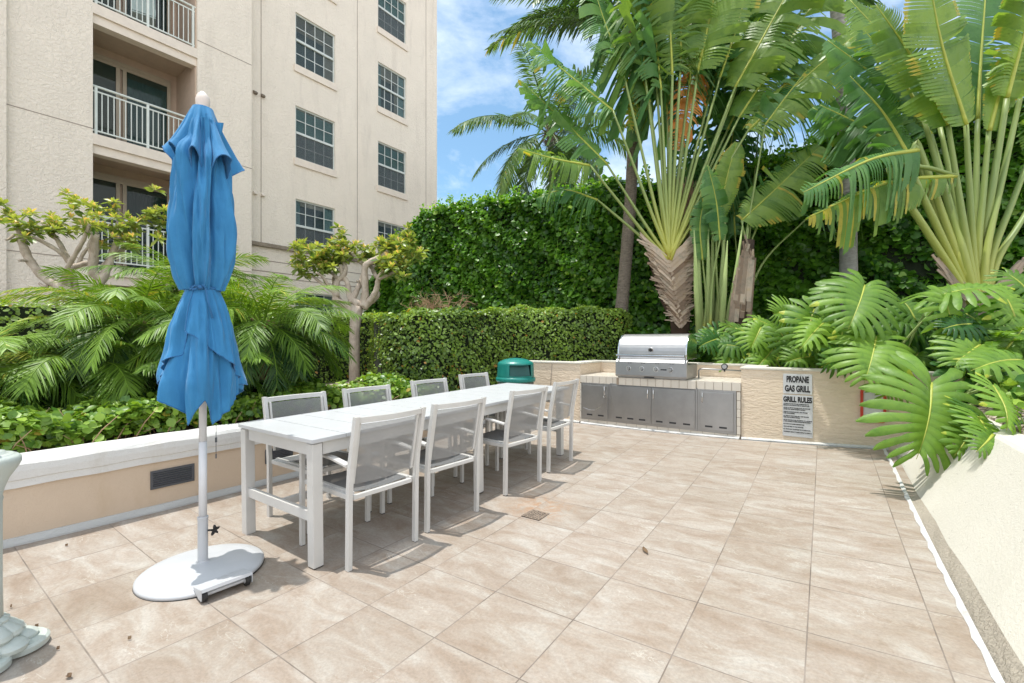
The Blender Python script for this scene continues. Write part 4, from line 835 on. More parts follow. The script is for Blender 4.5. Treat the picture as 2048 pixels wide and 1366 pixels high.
# ------------------------------------------------------------------ feathery date palms
def date_palm(lab,c,n,L,seed,elr=(-.35,1.35),nl=54,ll=.28,avoid=None,trunk=.5,yel=.0):
    global rng
    rng=np.random.default_rng(seed); rd=random.Random(seed)
    t=thing('date_palm',lab,'palm',c,0,'feathery date palms in the planter')
    m=MB(); m.tube([(0,0,-trunk),(0,0,0)],[.07,.085],10); 
    for i in range(60): a=i*2.4; z=-trunk*(1-i/60); m.bar((.06*math.cos(a),.06*math.sin(a),z),(.13*math.cos(a),.13*math.sin(a),z+.10),.03,.012)
    m.build('trunk',M['fiber'],t)
    for i in range(n):
        k=(i+.5)/n; az=i*2.39996+rd.uniform(-.2,.2); el=elr[1]-(elr[1]-elr[0])*k**.85+rd.uniform(-.08,.08)
        f=Fr(); LL=L*rd.uniform(.82,1.1)*(.85+.25*math.sin(PI*min(1,k*1.1)))
        f.frond((.03*math.cos(az),.03*math.sin(az),0),az,el,LL,rd.uniform(.95,1.7),nl,ll*rd.uniform(.85,1.1),.0125,.32,tone=.10+.66*(1-k)+rd.uniform(-.12,.14)+(.35 if rd.random()<yel else 0),tv=.25,sway=rd.uniform(-.35,.35),roll=rd.uniform(-.5,.5),start=.14,fwd=.95)
        f.build('frond',M['date'],t)
    return t
date_palm('feathery palm between the umbrella and the left tree, half hidden by the blue canopy',at(280,650,4.75),50,1.12,11,(-.45,1.15),yel=.12,trunk=.7)
date_palm('smaller feathery palm leaning out to the left of the umbrella',at(185,735,4.35),30,.85,12,(-.5,.8),yel=.1,trunk=.45)
date_palm('feathery palm to the right of the umbrella beneath the pruned tree',at(525,650,5.0),48,1.08,13,(-.45,1.25),yel=.08,trunk=.6)
date_palm('feathery palm cut off by the left edge of the picture',at(-60,745,3.9),34,1.0,14,(-.45,1.2),trunk=.4)
date_palm('taller feathery palm directly behind the umbrella waist',at(390,585,5.6),34,.95,15,(-.2,1.35),yel=.3,trunk=1.0)
date_palm('small feathery palm low between umbrella skirt and ground shrubs',at(425,735,4.7),22,.8,16,(-.3,1.2),trunk=.3)
# ------------------------------------------------------------------ coconut palms
def coconut(lab,base,crown,n,L,seed,r=.13,spec=None,bk='bark',els=(-.75,1.2),nl=60,ll=.62,crownshaft=False):
    global rng
    rng=np.random.default_rng(seed); rd=random.Random(seed); base=Vector(base); crown=Vector(crown)
    t=thing('coconut_palm',lab,'palm',base,0,'tall palms behind the garden wall'); d=crown-base
    m=MB(); pts=[];K=26
    for i in range(K+1):
        f=i/K; b=math.sin(f*PI)*.10; pts.append(Vector((d.x*f+b,d.y*f,d.z*f)))
    m.tube(pts,[r*(1.12-.25*i/K)*(1+.035*(i%2)) for i in range(K+1)],16); m.build('trunk',M[bk],t,smooth=True)
    if spec is None or spec!='nofiber':
        m=MB()
        for i in range(120): a=rd.uniform(0,2*PI); z=rd.uniform(-.45,.25); q=Vector((d.x,d.y,d.z+z)); m.bar(q+Vector((.12*math.cos(a),.12*math.sin(a),0)),q+Vector((.30*math.cos(a),.30*math.sin(a),rd.uniform(-.1,.3))),.03,.006)
        m.build('leaf_base_fibre',M['fiber'],t)
    fr=[]
    if isinstance(spec,list): fr=spec
    for i in range(n): fr.append((i*2.39996+rd.uniform(-.2,.2),els[1]-(els[1]-els[0])*((i+.5)/n)**.9,L*rd.uniform(.85,1.1),rd.uniform(.9,1.4),0))
    for az,el,LL,dr,ye in fr:
        f=Fr(); f.frond((d.x+.08*math.cos(az),d.y+.08*math.sin(az),d.z+.05),az,el,LL,dr,nl,ll*rd.uniform(.9,1.1),.045,.42,tone=.40+rd.uniform(-.15,.2)+ye,tv=.2,sway=rd.uniform(-.2,.2),roll=rd.uniform(-.45,.45),start=.20,fwd=.55,yel=1 if rd.random()<.3 else 0); f.build('frond',M['coco'],t)
    return t
vdir=math.atan2(ct,-st)   # azimuth of the viewing axis
rgt=vdir-PI/2
coconut('coconut palm with open crown against the blue sky beyond the tall hedge',at(1103,560,16),at(1100,268,16),21,3.45,21,.13,els=(-.95,1.15),nl=80,ll=.68)
coconut('leaning coconut palm with thin brown trunk beside the large paddle-leaf fan',at(1241,640,9.4),at(1268,60,9.9),9,3.2,22,.118,spec=[(rgt+PI+.15,.12,3.2,.75,.1),(rgt+PI-.1,.30,3.3,1.0,0),(rgt+PI+.6,.35,3.0,1.1,.1),(rgt+PI+.05,.60,3.2,1.15,0),(rgt+PI-.35,.75,3.1,1.3,0),(rgt+PI+.4,.95,3.3,1.2,.1)],nl=70,ll=.5,els=(.15,1.25))
coconut('stout grey palm trunk rising behind the split-leaf plants',at(1697,640,8.2),at(1655,-190,8.6),12,3.0,23,.125,bk='gbark',els=(-.4,1.2),nl=55,ll=.6)
# ------------------------------------------------------------------ spiky palm tops beyond the hedge
t=thing('fan_palm','dark spiky fan palm showing just above the tall hedge','palm',at(1165,430,14.5),0)
m=MB(); rd=random.Random(3)
for i in range(34):
    az=rd.uniform(0,2*PI); el=rd.uniform(-.1,1.4); p=Vector((math.cos(az)*math.cos(el),math.sin(az)*math.cos(el),math.sin(el)))*rd.uniform(.5,.9); pn=p.normalized()
    m.tube([(0,0,0),p],[.012,.008],4,caps=False,tone=.5); s1=pn.cross(Vector((0,0,1.01))).normalized(); s2=s1.cross(pn)
    for k in range(22):
        a=-1.5+3*k/21; q=(pn*math.cos(a)+s1*math.sin(a)+s2*rd.uniform(-.1,.1)).normalized()*.55*rd.uniform(.8,1.05); w=(s2.cross(q)).normalized()*.014
        m.add([p-w*.4,p+w*.4,p+q*.5+w,p+q*.5-w,p+q-Vector((0,0,.05))],[(0,1,2,3),(3,2,4)],tone=rd.uniform(0,.4))
m.build('crown',M['coco'],t); m=MB(); m.tube([(0,0,-3.5),(0,0,0)],.12,8); m.build('trunk',M['bark'],t)
# ------------------------------------------------------------------ paddle leaves (traveller's palm type)
def spline(pts,n):
    pts=[Vector(p) for p in pts]
    if len(pts)==2: return [pts[0].lerp(pts[1],i/(n-1)) for i in range(n)]
    P=[pts[0]*2-pts[1]]+pts+[pts[-1]*2-pts[-2]]; o=[]; K=len(pts)-1
    for i in range(n):
        x=i/(n-1)*K; k=min(int(x),K-1); f=x-k; a,b,c,d=P[k:k+4]
        o.append(.5*((2*b)+(c-a)*f+(2*a-5*b+4*c-d)*f*f+(3*b-a-3*c+d)*f**3))
    return o
def paddle(parent,pet,mid,W,face,seed,mats=('stalk','rib','trav'),r0=.034,r1=.018,tear=.35,droop=.35,tone=.5,fold=.12,n=44,dying=0,asym=1.,gap=.12,tv=.16,yel=9.):
    """petiole polyline, midrib polyline, blade width, direction the upper face looks"""
    rd=random.Random(seed); m=MB(); off=parent.location
    if pet:
        pp=[p-off for p in spline(pet,14)]; m.tube(pp,[r0+(r1-r0)*(i/13)**.55 for i in range(14)],8,0,.72,tl=[(.93-.9*min(1,i/13*yel)) for i in range(14)])
    mp=[p-off for p in spline(mid,n+1)]; m.tube(mp[::2],[r1*(1-.85*i/(n/2)) for i in range(n//2+1)],6,1,tone=tone)
    face=Vector(face).normalized(); vt=Vector((0,0,-1))
    for sd in (-1,1):
        cur=None; left=0
        for i in range(n):
            a,b=mp[i],mp[i+1]; d=(b-a).normalized(); s=d.cross(face).normalized()*sd; f2=s.cross(d)*sd; f2=f2 if f2.dot(face)>0 else -f2
            t=(i+.5)/n; w=W*.5*(asym if sd>0 else 1)*min(1,math.sin(PI*min(1,(t*.93+.05)))**.55)*(1 if t<.8 else 1-(t-.8)*1.2)
            if left<=0:
                cur=(rd.gauss(0,1),rd.gauss(0,1),rd.uniform(.82,1.06),rd.gauss(0,tv)); left=1 if rd.random()<tear else rd.randint(2,5); new=True
            else: new=False
            last=(left==1); left-=1
            fw=.38+.10*cur[0]*tear*2+.5*max(0,t-.75); dr=droop*(1+.6*cur[1]*tear*1.6); vs=[]
            gl=gap if new else 0; gr=gap if last else 0
            for k in range(5):
                u=k/4; q=(s+d*fw*(.35+.65*u)).normalized(); o=q*w*cur[2]*u+f2*(fold*w*math.sin(PI*u*.8))+vt*(dr*w*u*u*1.1)-f2*dr*w*.35*u*u
                sh=1-(gl if k else 0)*u*1.5; sh2=1-(gr if k else 0)*u*1.5
                pa=a+(b-a)*(1-sh)*.5*1.2; pb=b-(b-a)*(1-sh2)*.5*1.2
                if k==4: pa=pa.lerp(pb,.16+.2*gl); pb=pb.lerp(pa,.12+.2*gr)
                tw=f2*(cur[1]*.05*u*w*tear*2); vs+=[pa+o+tw,pb+o-tw]
            tn=min(.9,max(0,tone+cur[3])); 
            if rd.random()<dying: tn=rd.uniform(.93,1)
            bt=len(m.v); m.add(vs,[(2*k,2*k+1,2*k+3,2*k+2) for k in range(4)],2,tn)
            if t>.35 or rd.random()<.3: m.t[-2:]=[min(1,tn+.18+dying*.3)]*2
    return m.build('leaf',[M[x] for x in mats],parent,smooth=True,fix=False)
def A_(l,D): return [at(u,v,D+(p[0] if p else 0)) for u,v,*p in l]
TC=-Vector((-st,ct,0)); UP=Vector((0,0,1)); RG=Vector((ct,st,0))
# large fan in the middle
D1=8.3
T1=thing('paddle_leaf_palm','large fan shaped paddle-leaf palm behind the grill with V of yellow stalks','palm',at(1352,655,D1)+Vector((0,0,-.25)),0,'paddle-leaf palms')
lo=T1.location
m=MB(); px=D1/F
def pl(u,v,dd=0): return at(u,v,D1+dd)-lo
m.tube([pl(1362,700),pl(1360,640),pl(1352,595),pl(1345,545),pl(1338,505)],[.17,.18,.30,.37,.40],14,0,.34,up=TC); m.build('trunk',M['core2'],T1,smooth=True)
rd=random.Random(5)
for k in range(15):
    for s in (-1,1):
        m=MB(); m.tone=rd.uniform(.15,.95); v0=648-k*9.3; uc=1361-k*1.75; hw=15+k*2.75; dz=-.11-.012*k
        m.bar(pl(uc-s*2,v0+5,dz-.02),pl(uc+s*hw*.55,v0-hw*.42,dz),.10,.03,TC); m.bar(pl(uc+s*hw*.55,v0-hw*.42,dz),pl(uc+s*hw,v0-hw*.95,dz+.05),.085,.022,TC)
        e=hw+rd.uniform(1,12); m.bar(pl(uc+s*hw,v0-hw*.95,dz+.05),pl(uc+s*e,v0-hw*.95-rd.uniform(0,14),dz+.07),.045,.008,TC); 
        for _ in range(3):
            u9=uc+s*rd.uniform(hw*.6,hw+6); v9=v0-hw*.8+rd.uniform(-8,8); m.bar(pl(uc+s*hw*.5,v0-hw*.45,dz-.01),pl(u9+s*rd.uniform(2,12),v9,dz-.02),.018,.005,TC,0)
        m.build('dry_leaf_base',M['husk'],T1)
m=MB()
for i in range(90):
    u=rd.uniform(1338,1392); v=rd.uniform(352,395); m.tube([pl(u,v,-.1),pl(u-(u-1365)*.3+rd.uniform(-4,4),v+rd.uniform(30,60),-.16),pl(u-(u-1365)*.5+rd.uniform(-6,6),v+rd.uniform(65,110),-.14)],[.006,.005,.002],3,caps=False)
m.build('hanging_fibre',M['fiber'],T1)
# stalk fan: (foot u,v)(stalk end u,v)(blade mid)(tip) width, depth shift of tip, options
fan=[((1330,545),(1180,331),[(1110,318),(1038,297)],.55,-.5,dict(droop=.6,tear=.8,tone=.55)),
 ((1331,535),(1215,330),[(1130,245),(1040,160)],.92,.4,dict(droop=.4,tear=.8,tone=.55,mats=('stalk','rib','travd'))),
 ((1332,528),(1226,222),[(1150,160),(1058,82)],1.0,.2,dict(droop=.4,tear=.8,tone=.6,mats=('stalk','rib','travd'))),
 ((1333,520),(1240,118),[(1215,60),(1182,-40)],1.15,.5,dict(droop=.4,tear=.4,tone=.4,mats=('stalk','rib','travd'))),
 ((1335,510),(1290,150),[(1278,40),(1262,-110)],1.2,.3,dict(droop=.9,tear=.8,tone=.4)),
 ((1337,500),(1322,180),[(1310,60),(1296,-100)],1.1,.3,dict(droop=.8,tear=.9,tone=.3,mats=('stalk','rib','travd'))),
 ((1341,495),(1345,150),[(1340,40),(1332,-140)],1.15,-.1,dict(droop=.8,tear=.8,tone=.42)),
 ((1345,492),(1362,122),[(1362,0),(1358,-180)],1.15,-.3,dict(droop=.45,tear=.35,tone=.62)),
 ((1349,495),(1396,142),[(1425,10),(1452,-150)],1.35,-.3,dict(droop=.28,tear=.25,tone=.72,gap=.06)),
 ((1353,500),(1440,155),[(1478,40),(1512,-100)],1.1,.5,dict(droop=.7,tear=.8,tone=.4,mats=('stalk','rib','travd'))),
 ((1356,508),(1470,175),[(1545,40),(1600,-60)],1.4,-.2,dict(droop=.45,tear=.4,tone=.62)),
 ((1358,515),(1478,235),[(1560,110),(1650,-30)],1.4,.1,dict(droop=.5,tear=.5,tone=.48)),
 ((1361,525),(1497,260),[(1610,155),(1727,56)],1.05,-.6,dict(droop=.42,tear=.45,tone=.8,dying=.06)),
 ((1334,540),(1195,400),[(1130,380),(1075,395)],.5,.9,dict(droop=.8,tear=.9,tone=.2,mats=('stalk','rib','travd'))),
 ((1339,498),(1300,205),[(1260,90),(1205,-20)],1.1,.9,dict(droop=.9,tear=.9,tone=.3,mats=('stalk','rib','travd'))),
 ((0,0),(1420,190),[(1450,90),(1490,-30)],1.3,1.2,dict(droop=.8,tear=.8,tone=.3,mats=('stalk','rib','travd'))),
 ((0,0),(1375,215),[(1395,110),(1420,-20)],1.3,1.3,dict(droop=.9,tear=.9,tone=.3,mats=('stalk','rib','travd'))),
 ((0,0),(1335,230),[(1318,120),(1300,0)],1.2,1.3,dict(droop=.9,tear=.9,tone=.3,mats=('stalk','rib','travd'))),
 ((0,0),(1455,260),[(1500,170),(1560,90)],1.3,1.3,dict(droop=.7,tear=.8,tone=.35,mats=('stalk','rib','travd'))),
 ((0,0),(1310,120),[(1290,10),(1280,-120)],1.2,.7,dict(droop=.7,tear=.8,tone=.5)),
 ((0,0),(1490,130),[(1540,20),(1590,-90)],1.2,.9,dict(droop=.5,tear=.6,tone=.5)),
 ((1347,493),(1378,170),[(1392,60),(1404,-80)],1.1,.8,dict(droop=.9,tear=.9,tone=.3,mats=('stalk','rib','travd')))]
for i,(f0,pe,bl,W,ds,kw) in enumerate(fan):
    V0=(1337+(i%3-1)*2,520-(i%4)*4); f0=(V0[0]+(pe[0]-V0[0])*.26,V0[1]+(pe[1]-V0[1])*.24); mid_=(V0[0]+(pe[0]-V0[0])*.62,V0[1]+(pe[1]-V0[1])*.61)
    c=-.24+.03*math.sin(i*2.1); pet=[pl(*V0,c-.02)+lo,pl(*f0,c)+lo,pl(*mid_,c+ds*.15)+lo,pl(*pe,c+ds*.35)+lo]
    fc=TC*.8+UP*.45-RG*(.5 if pe[0]<1345 else -.5)*(-1)
    paddle(T1,pet,[pl(*pe,c+ds*.35)+lo,pl(*bl[0],c+ds*.65)+lo,pl(*bl[1],c+ds)+lo],W*1.15,fc,100+i,r0=.066,r1=.025,yel=1.9,**kw)
# hanging dead leaf and the yellowing ones behind
paddle(T1,None,[pl(1392,120,.15)+lo,pl(1378,190,.1)+lo,pl(1352,300,.05)+lo],.75,TC,150,('dead','dead','dead'),tear=.9,droop=.2,gap=.3,tone=.6)
paddle(T1,None,[pl(1245,120,.5)+lo,pl(1252,180,.4)+lo,pl(1262,260,.3)+lo],.5,TC,151,('dead','rib','trav'),tear=.9,droop=.4,tone=.92,dying=.4)
# second, thinner clump to the right of it
D2=7.7
T2=thing('paddle_leaf_palm','slimmer paddle-leaf clump with bare leaning trunk right of the large fan','palm',at(1478,655,D2)+Vector((0,0,-.2)),0,'paddle-leaf palms'); lo2=T2.location
q2=lambda u,v,d=0: at(u,v,D2+d)
m=MB(); m.tube([q2(1474,690)-lo2,q2(1478,640)-lo2,q2(1487,560)-lo2,q2(1497,480)-lo2],[.20,.19,.14,.10],12,0,.8,up=TC); m.build('trunk',M['core2'],T2,smooth=True)
rd=random.Random(9)
for k in range(16):
    a=rd.uniform(-1,1); m=MB(); m.tone=rd.uniform(.1,.9); v9=rd.uniform(600,660); v8=v9-rd.uniform(60,130)
    uu=lambda v,a:1478+(655-v)*.11+a*(19-(655-v)*.05); m.bar(q2(uu(v9,a),v9,-.16)-lo2,q2(uu(v8,a*1.2),v8,-.13)-lo2,.075,.02,TC); m.bar(q2(uu(v8,a*1.2),v8,-.13)-lo2,q2(uu(v8,a*1.2)+rd.uniform(-6,10),v8-18,-.15)-lo2,.03,.008,TC); m.build('dry_leaf_base',M['husk'],T2)
rd=random.Random(12)
for k in range(9):
    u0,u1=1398+k*9+rd.uniform(-3,3),1385+k*15+rd.uniform(-18,14); v1=rd.uniform(380,500); dd_=rd.uniform(-.1,.35); m=MB(); m.tube([q2(u0,668,dd_)-lo2,q2((u0+u1)/2,580,dd_)-lo2,q2(u1,v1,dd_)-lo2],[.055,.048,.007],8,0,.7,up=TC); m.build('stalk',M['pet'],T2,smooth=True)
for i,(pet,bl,W,kw) in enumerate([
 ([(1484,600),(1492,500),(1483,441)],[(1483,441),(1560,370),(1640,292)],1.1,dict(droop=.35,tear=.3,tone=.72,gap=.05,dying=.02)),
 ([(1490,600),(1502,430),(1520,230)],[(1520,230),(1530,120),(1535,-20)],1.2,dict(droop=.8,tear=.8,tone=.35,mats=('stalk','rib','travd'))),
 ([(1440,650),(1432,520),(1437,440)],[(1437,440),(1455,350),(1474,285)],.55,dict(droop=.2,tear=.1,tone=.9,gap=.02)),
 ([(1488,610),(1530,520),(1610,440)],[(1610,440),(1690,400),(1775,362)],.6,dict(droop=.9,tear=.7,tone=.35,mats=('stalk','rib','travd'))),
 ([(1420,650),(1425,560),(1440,480)],[(1440,480),(1432,400),(1415,330)],.5,dict(droop=.5,tear=.3,tone=.5,mats=('stalk','rib','travd'))),
 ([(1450,650),(1480,540),(1520,440)],[(1520,440),(1540,380),(1580,330)],.6,dict(droop=.6,tear=.6,tone=.3,mats=('stalk','rib','travd'))),
 ([(1408,655),(1412,600),(1405,520)],[(1405,520),(1400,450),(1410,390)],.42,dict(droop=.3,tear=.2,tone=.5,mats=('stalk','rib','travd'))),
 ([(1425,655),(1440,560),(1470,400)],[(1470,400),(1490,260),(1500,120)],1.2,dict(droop=.9,tear=.9,tone=.3,mats=('stalk','rib','travd'))),
 ([(1455,655),(1462,600),(1490,480)],[(1530,250),(1590,170),(1640,110)],1.2,dict(droop=.8,tear=.8,tone=.4,mats=('stalk','rib','travd'))),
 ([(1445,655),(1450,560),(1440,450)],[(1440,450),(1425,330),(1398,215)],1.0,dict(droop=.8,tear=.9,tone=.25,mats=('stalk','rib','travd'))),
 ([(1460,655),(1475,560),(1470,470)],[(1470,470),(1462,340),(1440,215)],1.1,dict(droop=.8,tear=.9,tone=.3,mats=('stalk','rib','travd'))),
 ([(1430,655),(1420,560),(1400,450)],[(1400,450),(1375,350),(1360,255)],.8,dict(droop=.8,tear=.9,tone=.2,mats=('stalk','rib','travd'))),
 ([(1400,655),(1392,560),(1430,420)],[(1430,420),(1470,230),(1440,90)],1.2,dict(droop=.9,tear=.9,tone=.2,mats=('stalk','rib','travd')))]):
    dd=(i%4)*.1+(1.25 if 1360<sum(p[0] for p in bl)/3<1545 and bl[-1][1]<270 else 0)
    paddle(T2,[q2(*p,dd) for p in pet]+([q2(*bl[0],dd)] if pet[-1]!=bl[0] else []),[q2(*p,dd) for p in bl],W,TC*.8+UP*.5,200+i,r0=.038,r1=.018,**kw)
# big fan on the right
D3=5.6
T3=thing('paddle_leaf_palm','big paddle-leaf fan at the right edge with thick yellow-green stalks','palm',at(1965,690,D3),0,'paddle-leaf palms'); lo3=T3.location
q3=lambda u,v,d=0: at(u,v,D3+d)
m=MB(); m.tone=.5; m.tube([q3(1965,720)-lo3,q3(1965,640)-lo3,q3(1962,585)-lo3],[.22,.26,.34],14,0,.5,up=TC)
rd=random.Random(8)
for s in (-1,1):
    for k in range(7): m.bar(q3(1962+s*30,600-k*4,-.1)-lo3,q3(1962+s*(62+k*3),565-k*7,-.05)-lo3,.05,.03,TC); m.bar(q3(1962+s*(55+k*3),570-k*5,-.08)-lo3,q3(1962+s*(78+k*2+rd.uniform(-4,8)),545-k*6,-.05)-lo3,.03,.01,TC)
m.build('trunk',M['husk'],T3)
f3=[((1905,545),(1777,340),[(1912,352),(1774,366),(1616,435)],.42,-.1,dict(droop=1.0,tear=.6,tone=.5,dying=.25)),
 ((1912,540),(1820,333),[(1836,300),(1740,320),(1606,385)],.62,-.3,dict(droop=.9,tear=.6,tone=.4,mats=('stalk','rib','travd'),dying=.05)),
 ((1920,530),(1838,295),[(1820,318),(1765,225),(1700,152)],.85,.2,dict(droop=.35,tear=.4,tone=.3,mats=('stalk','rib','travd'))),
 ((1928,520),(1846,232),[(1846,232),(1785,130),(1728,60)],1.0,.35,dict(droop=.15,tear=.3,tone=.45,mats=('stalk','rib','travd'),fold=.05)),
 ((1937,510),(1896,250),[(1896,250),(1820,110),(1752,10)],1.05,-.1,dict(droop=.18,tear=.25,tone=.6,fold=.05)),
 ((1946,505),(1932,250),[(1932,250),(1885,95),(1855,-60)],1.05,-.35,dict(droop=.15,tear=.2,tone=.7,fold=.05,gap=.05)),
 ((1956,500),(1978,262),[(1978,262),(2003,170),(2020,110)],.45,-.1,dict(droop=.1,tear=.05,tone=.85,gap=.0)),
 ((1964,500),(2014,195),[(2014,195),(2050,60),(2085,-80)],.9,-.4,dict(droop=.4,tear=.6,tone=.75)),
 ((1972,505),(2046,170),[(2046,170),(2110,40),(2180,-60)],.9,.1,dict(droop=.4,tear=.6,tone=.5)),
 ((1982,515),(2065,300),[(2065,300),(2130,180),(2220,80)],.9,-.1,dict(droop=.5,tear=.6,tone=.6)),
 ((1992,525),(2080,380),[(2080,380),(2160,300),(2260,240)],.8,.1,dict(droop=.6,tear=.6,tone=.5)),
 ((1950,503),(1955,240),[(1955,240),(1962,110),(1975,-60)],1.1,.5,dict(droop=.2,tear=.3,tone=.4,mats=('stalk','rib','travd'),fold=.05)),
 ((0,0),(1862,270),[(1862,270),(1770,170),(1655,80)],1.0,.9,dict(droop=.35,tear=.4,tone=.4,mats=('stalk','rib','travd'),fold=.05)),
 ((0,0),(1845,330),[(1815,320),(1725,270),(1625,215)],.95,1.0,dict(droop=.4,tear=.5,tone=.45,mats=('stalk','rib','travd'))),
 ((0,0),(1880,255),[(1880,255),(1805,120),(1700,0)],1.0,.8,dict(droop=.3,tear=.35,tone=.55)),
 ((1916,535),(1832,310),[(1800,300),(1720,250),(1640,210)],.8,.7,dict(droop=.5,tear=.6,tone=.35,mats=('stalk','rib','travd')))]
for i,(f0,pe,bl,W,ds,kw) in enumerate(f3):
    if f0[0]==0: f0=(1960+(pe[0]-1960)*.33,600+(pe[1]-600)*.28)
    c=-.06+.03*(i%4); pet=[q3(1960+(f0[0]-1960)*.35,612,c),q3(*f0,c),q3((f0[0]+pe[0])/2,(f0[1]+pe[1])/2,c+ds*.2),q3(*pe,c+ds*.4)]
    if abs(pe[0]-bl[0][0])+abs(pe[1]-bl[0][1])>3: pet.append(q3(pe[0]*.5+bl[0][0]*.5,min(pe[1],bl[0][1])-6,c+ds*.45)); pet.append(q3(*bl[0],c+ds*.5))
    paddle(T3,pet,[q3(*bl[0],c+ds*.5),q3(*bl[1],c+ds*.75),q3(*bl[2],c+ds)],W,TC*.9+UP*.4,300+i,r0=.072,r1=.029,yel=1.7,mats=kw.pop('mats',('stalk','rib','trav')),**kw)
# ------------------------------------------------------------------ split-leaf plants
def split_leaf(parent,base,tip,W,face,seed,tone=.5,mat='mons',stem=None,lobes=10,curl=.3,depthcut=.70):
    rd=random.Random(seed); tj=rd.gauss(0,.12); off=parent.location; base,tip=Vector(base),Vector(tip); face=Vector(face).normalized(); L=(tip-base).length; d0=(tip-base).normalized()
    m=MB()
    if stem is not None:
        sp=[p-off for p in spline([stem,(Vector(stem)+base)/2+Vector((0,0,.08)),base],8)]; m.tube(sp,[.016,.015,.013,.012,.011,.010,.010,.009],6,1,tone=.5)
    mid=lambda t: base+(tip-base)*t+face*(.16*L*math.sin(PI*t*.9))*curl*2-off if t>=0 else base+(tip-base)*t-off
    m.tube([mid(t) for t in np.linspace(0,1,9)],[.013,.012,.010,.008,.007,.006,.005,.003,.002],5,2,tone=.5)
    s0=d0.cross(face).normalized(); n=lobes+2
    def axis(sv,u,sd):
        ang=-1.25+2.15*sv**.8; t0=sv*.93; w=W*.5*(.80+.35*math.sin(PI*min(1,sv*1.25)))*(1-.45*max(0,sv-.72)/.28)
        dirn=(s0*sd*math.cos(ang)+d0*math.sin(ang)); bend=(s0*sd*math.cos(ang+.75)+d0*math.sin(ang+.75))
        return mid(max(0,t0))+(dirn*u*(1-.12*u)+bend*(u*u*.42))*w*.84, w
    for sd in (-1,1):
        for k in range(n):
            sa,sb=k/n,(k+1)/n; g=(rd.uniform(.20,.32) if W>.7 else rd.uniform(.27,.42)) if k else .12; u0=rd.uniform(.30,.46); ln=rd.uniform(.90,1.05); tw=rd.gauss(0,.10); tn=min(.9,max(0,tone*.85+tj+rd.gauss(0,.05))); rows=[]; dr=rd.gauss(0,.05)
            for j in range(10):
                u=j/9*ln; q=0 if u<u0 else g*min(1,(u-u0)/.10); 
                if j/9>.72: q=q+(1-q)*((j/9-.72)/.28)**2.2*.86
                c=(sa+sb)/2+.012*math.sin(u*5); h=(sb-sa)/2*(1-q); row=[]
                for e in (-1,0,1):
                    p,w=axis(min(1,max(0,c+e*h)),u,sd); z=.10*w*math.sin(PI*min(1,u))-curl*w*u*u*.9+dr*w*u*u+(tw*w*.10*e*u)+(.018*W if e==0 else 0)*min(1,u*3); row.append(p+face*z)
                rows.append(row)
            m.grid(rows,0,tone=tn); nn=len(rows)*3; old=rd.random()<.06
            m.t[-nn:]=[min(.9,tn+(.14 if q%3==1 else 0)+(.10 if old else 0)) if not(old and q>nn-7) else 1. for q in range(nn)]
    return m.build('leaf',[M[mat],M['pet'],M['rib']],parent,smooth=True,fix=False)
RT=RG
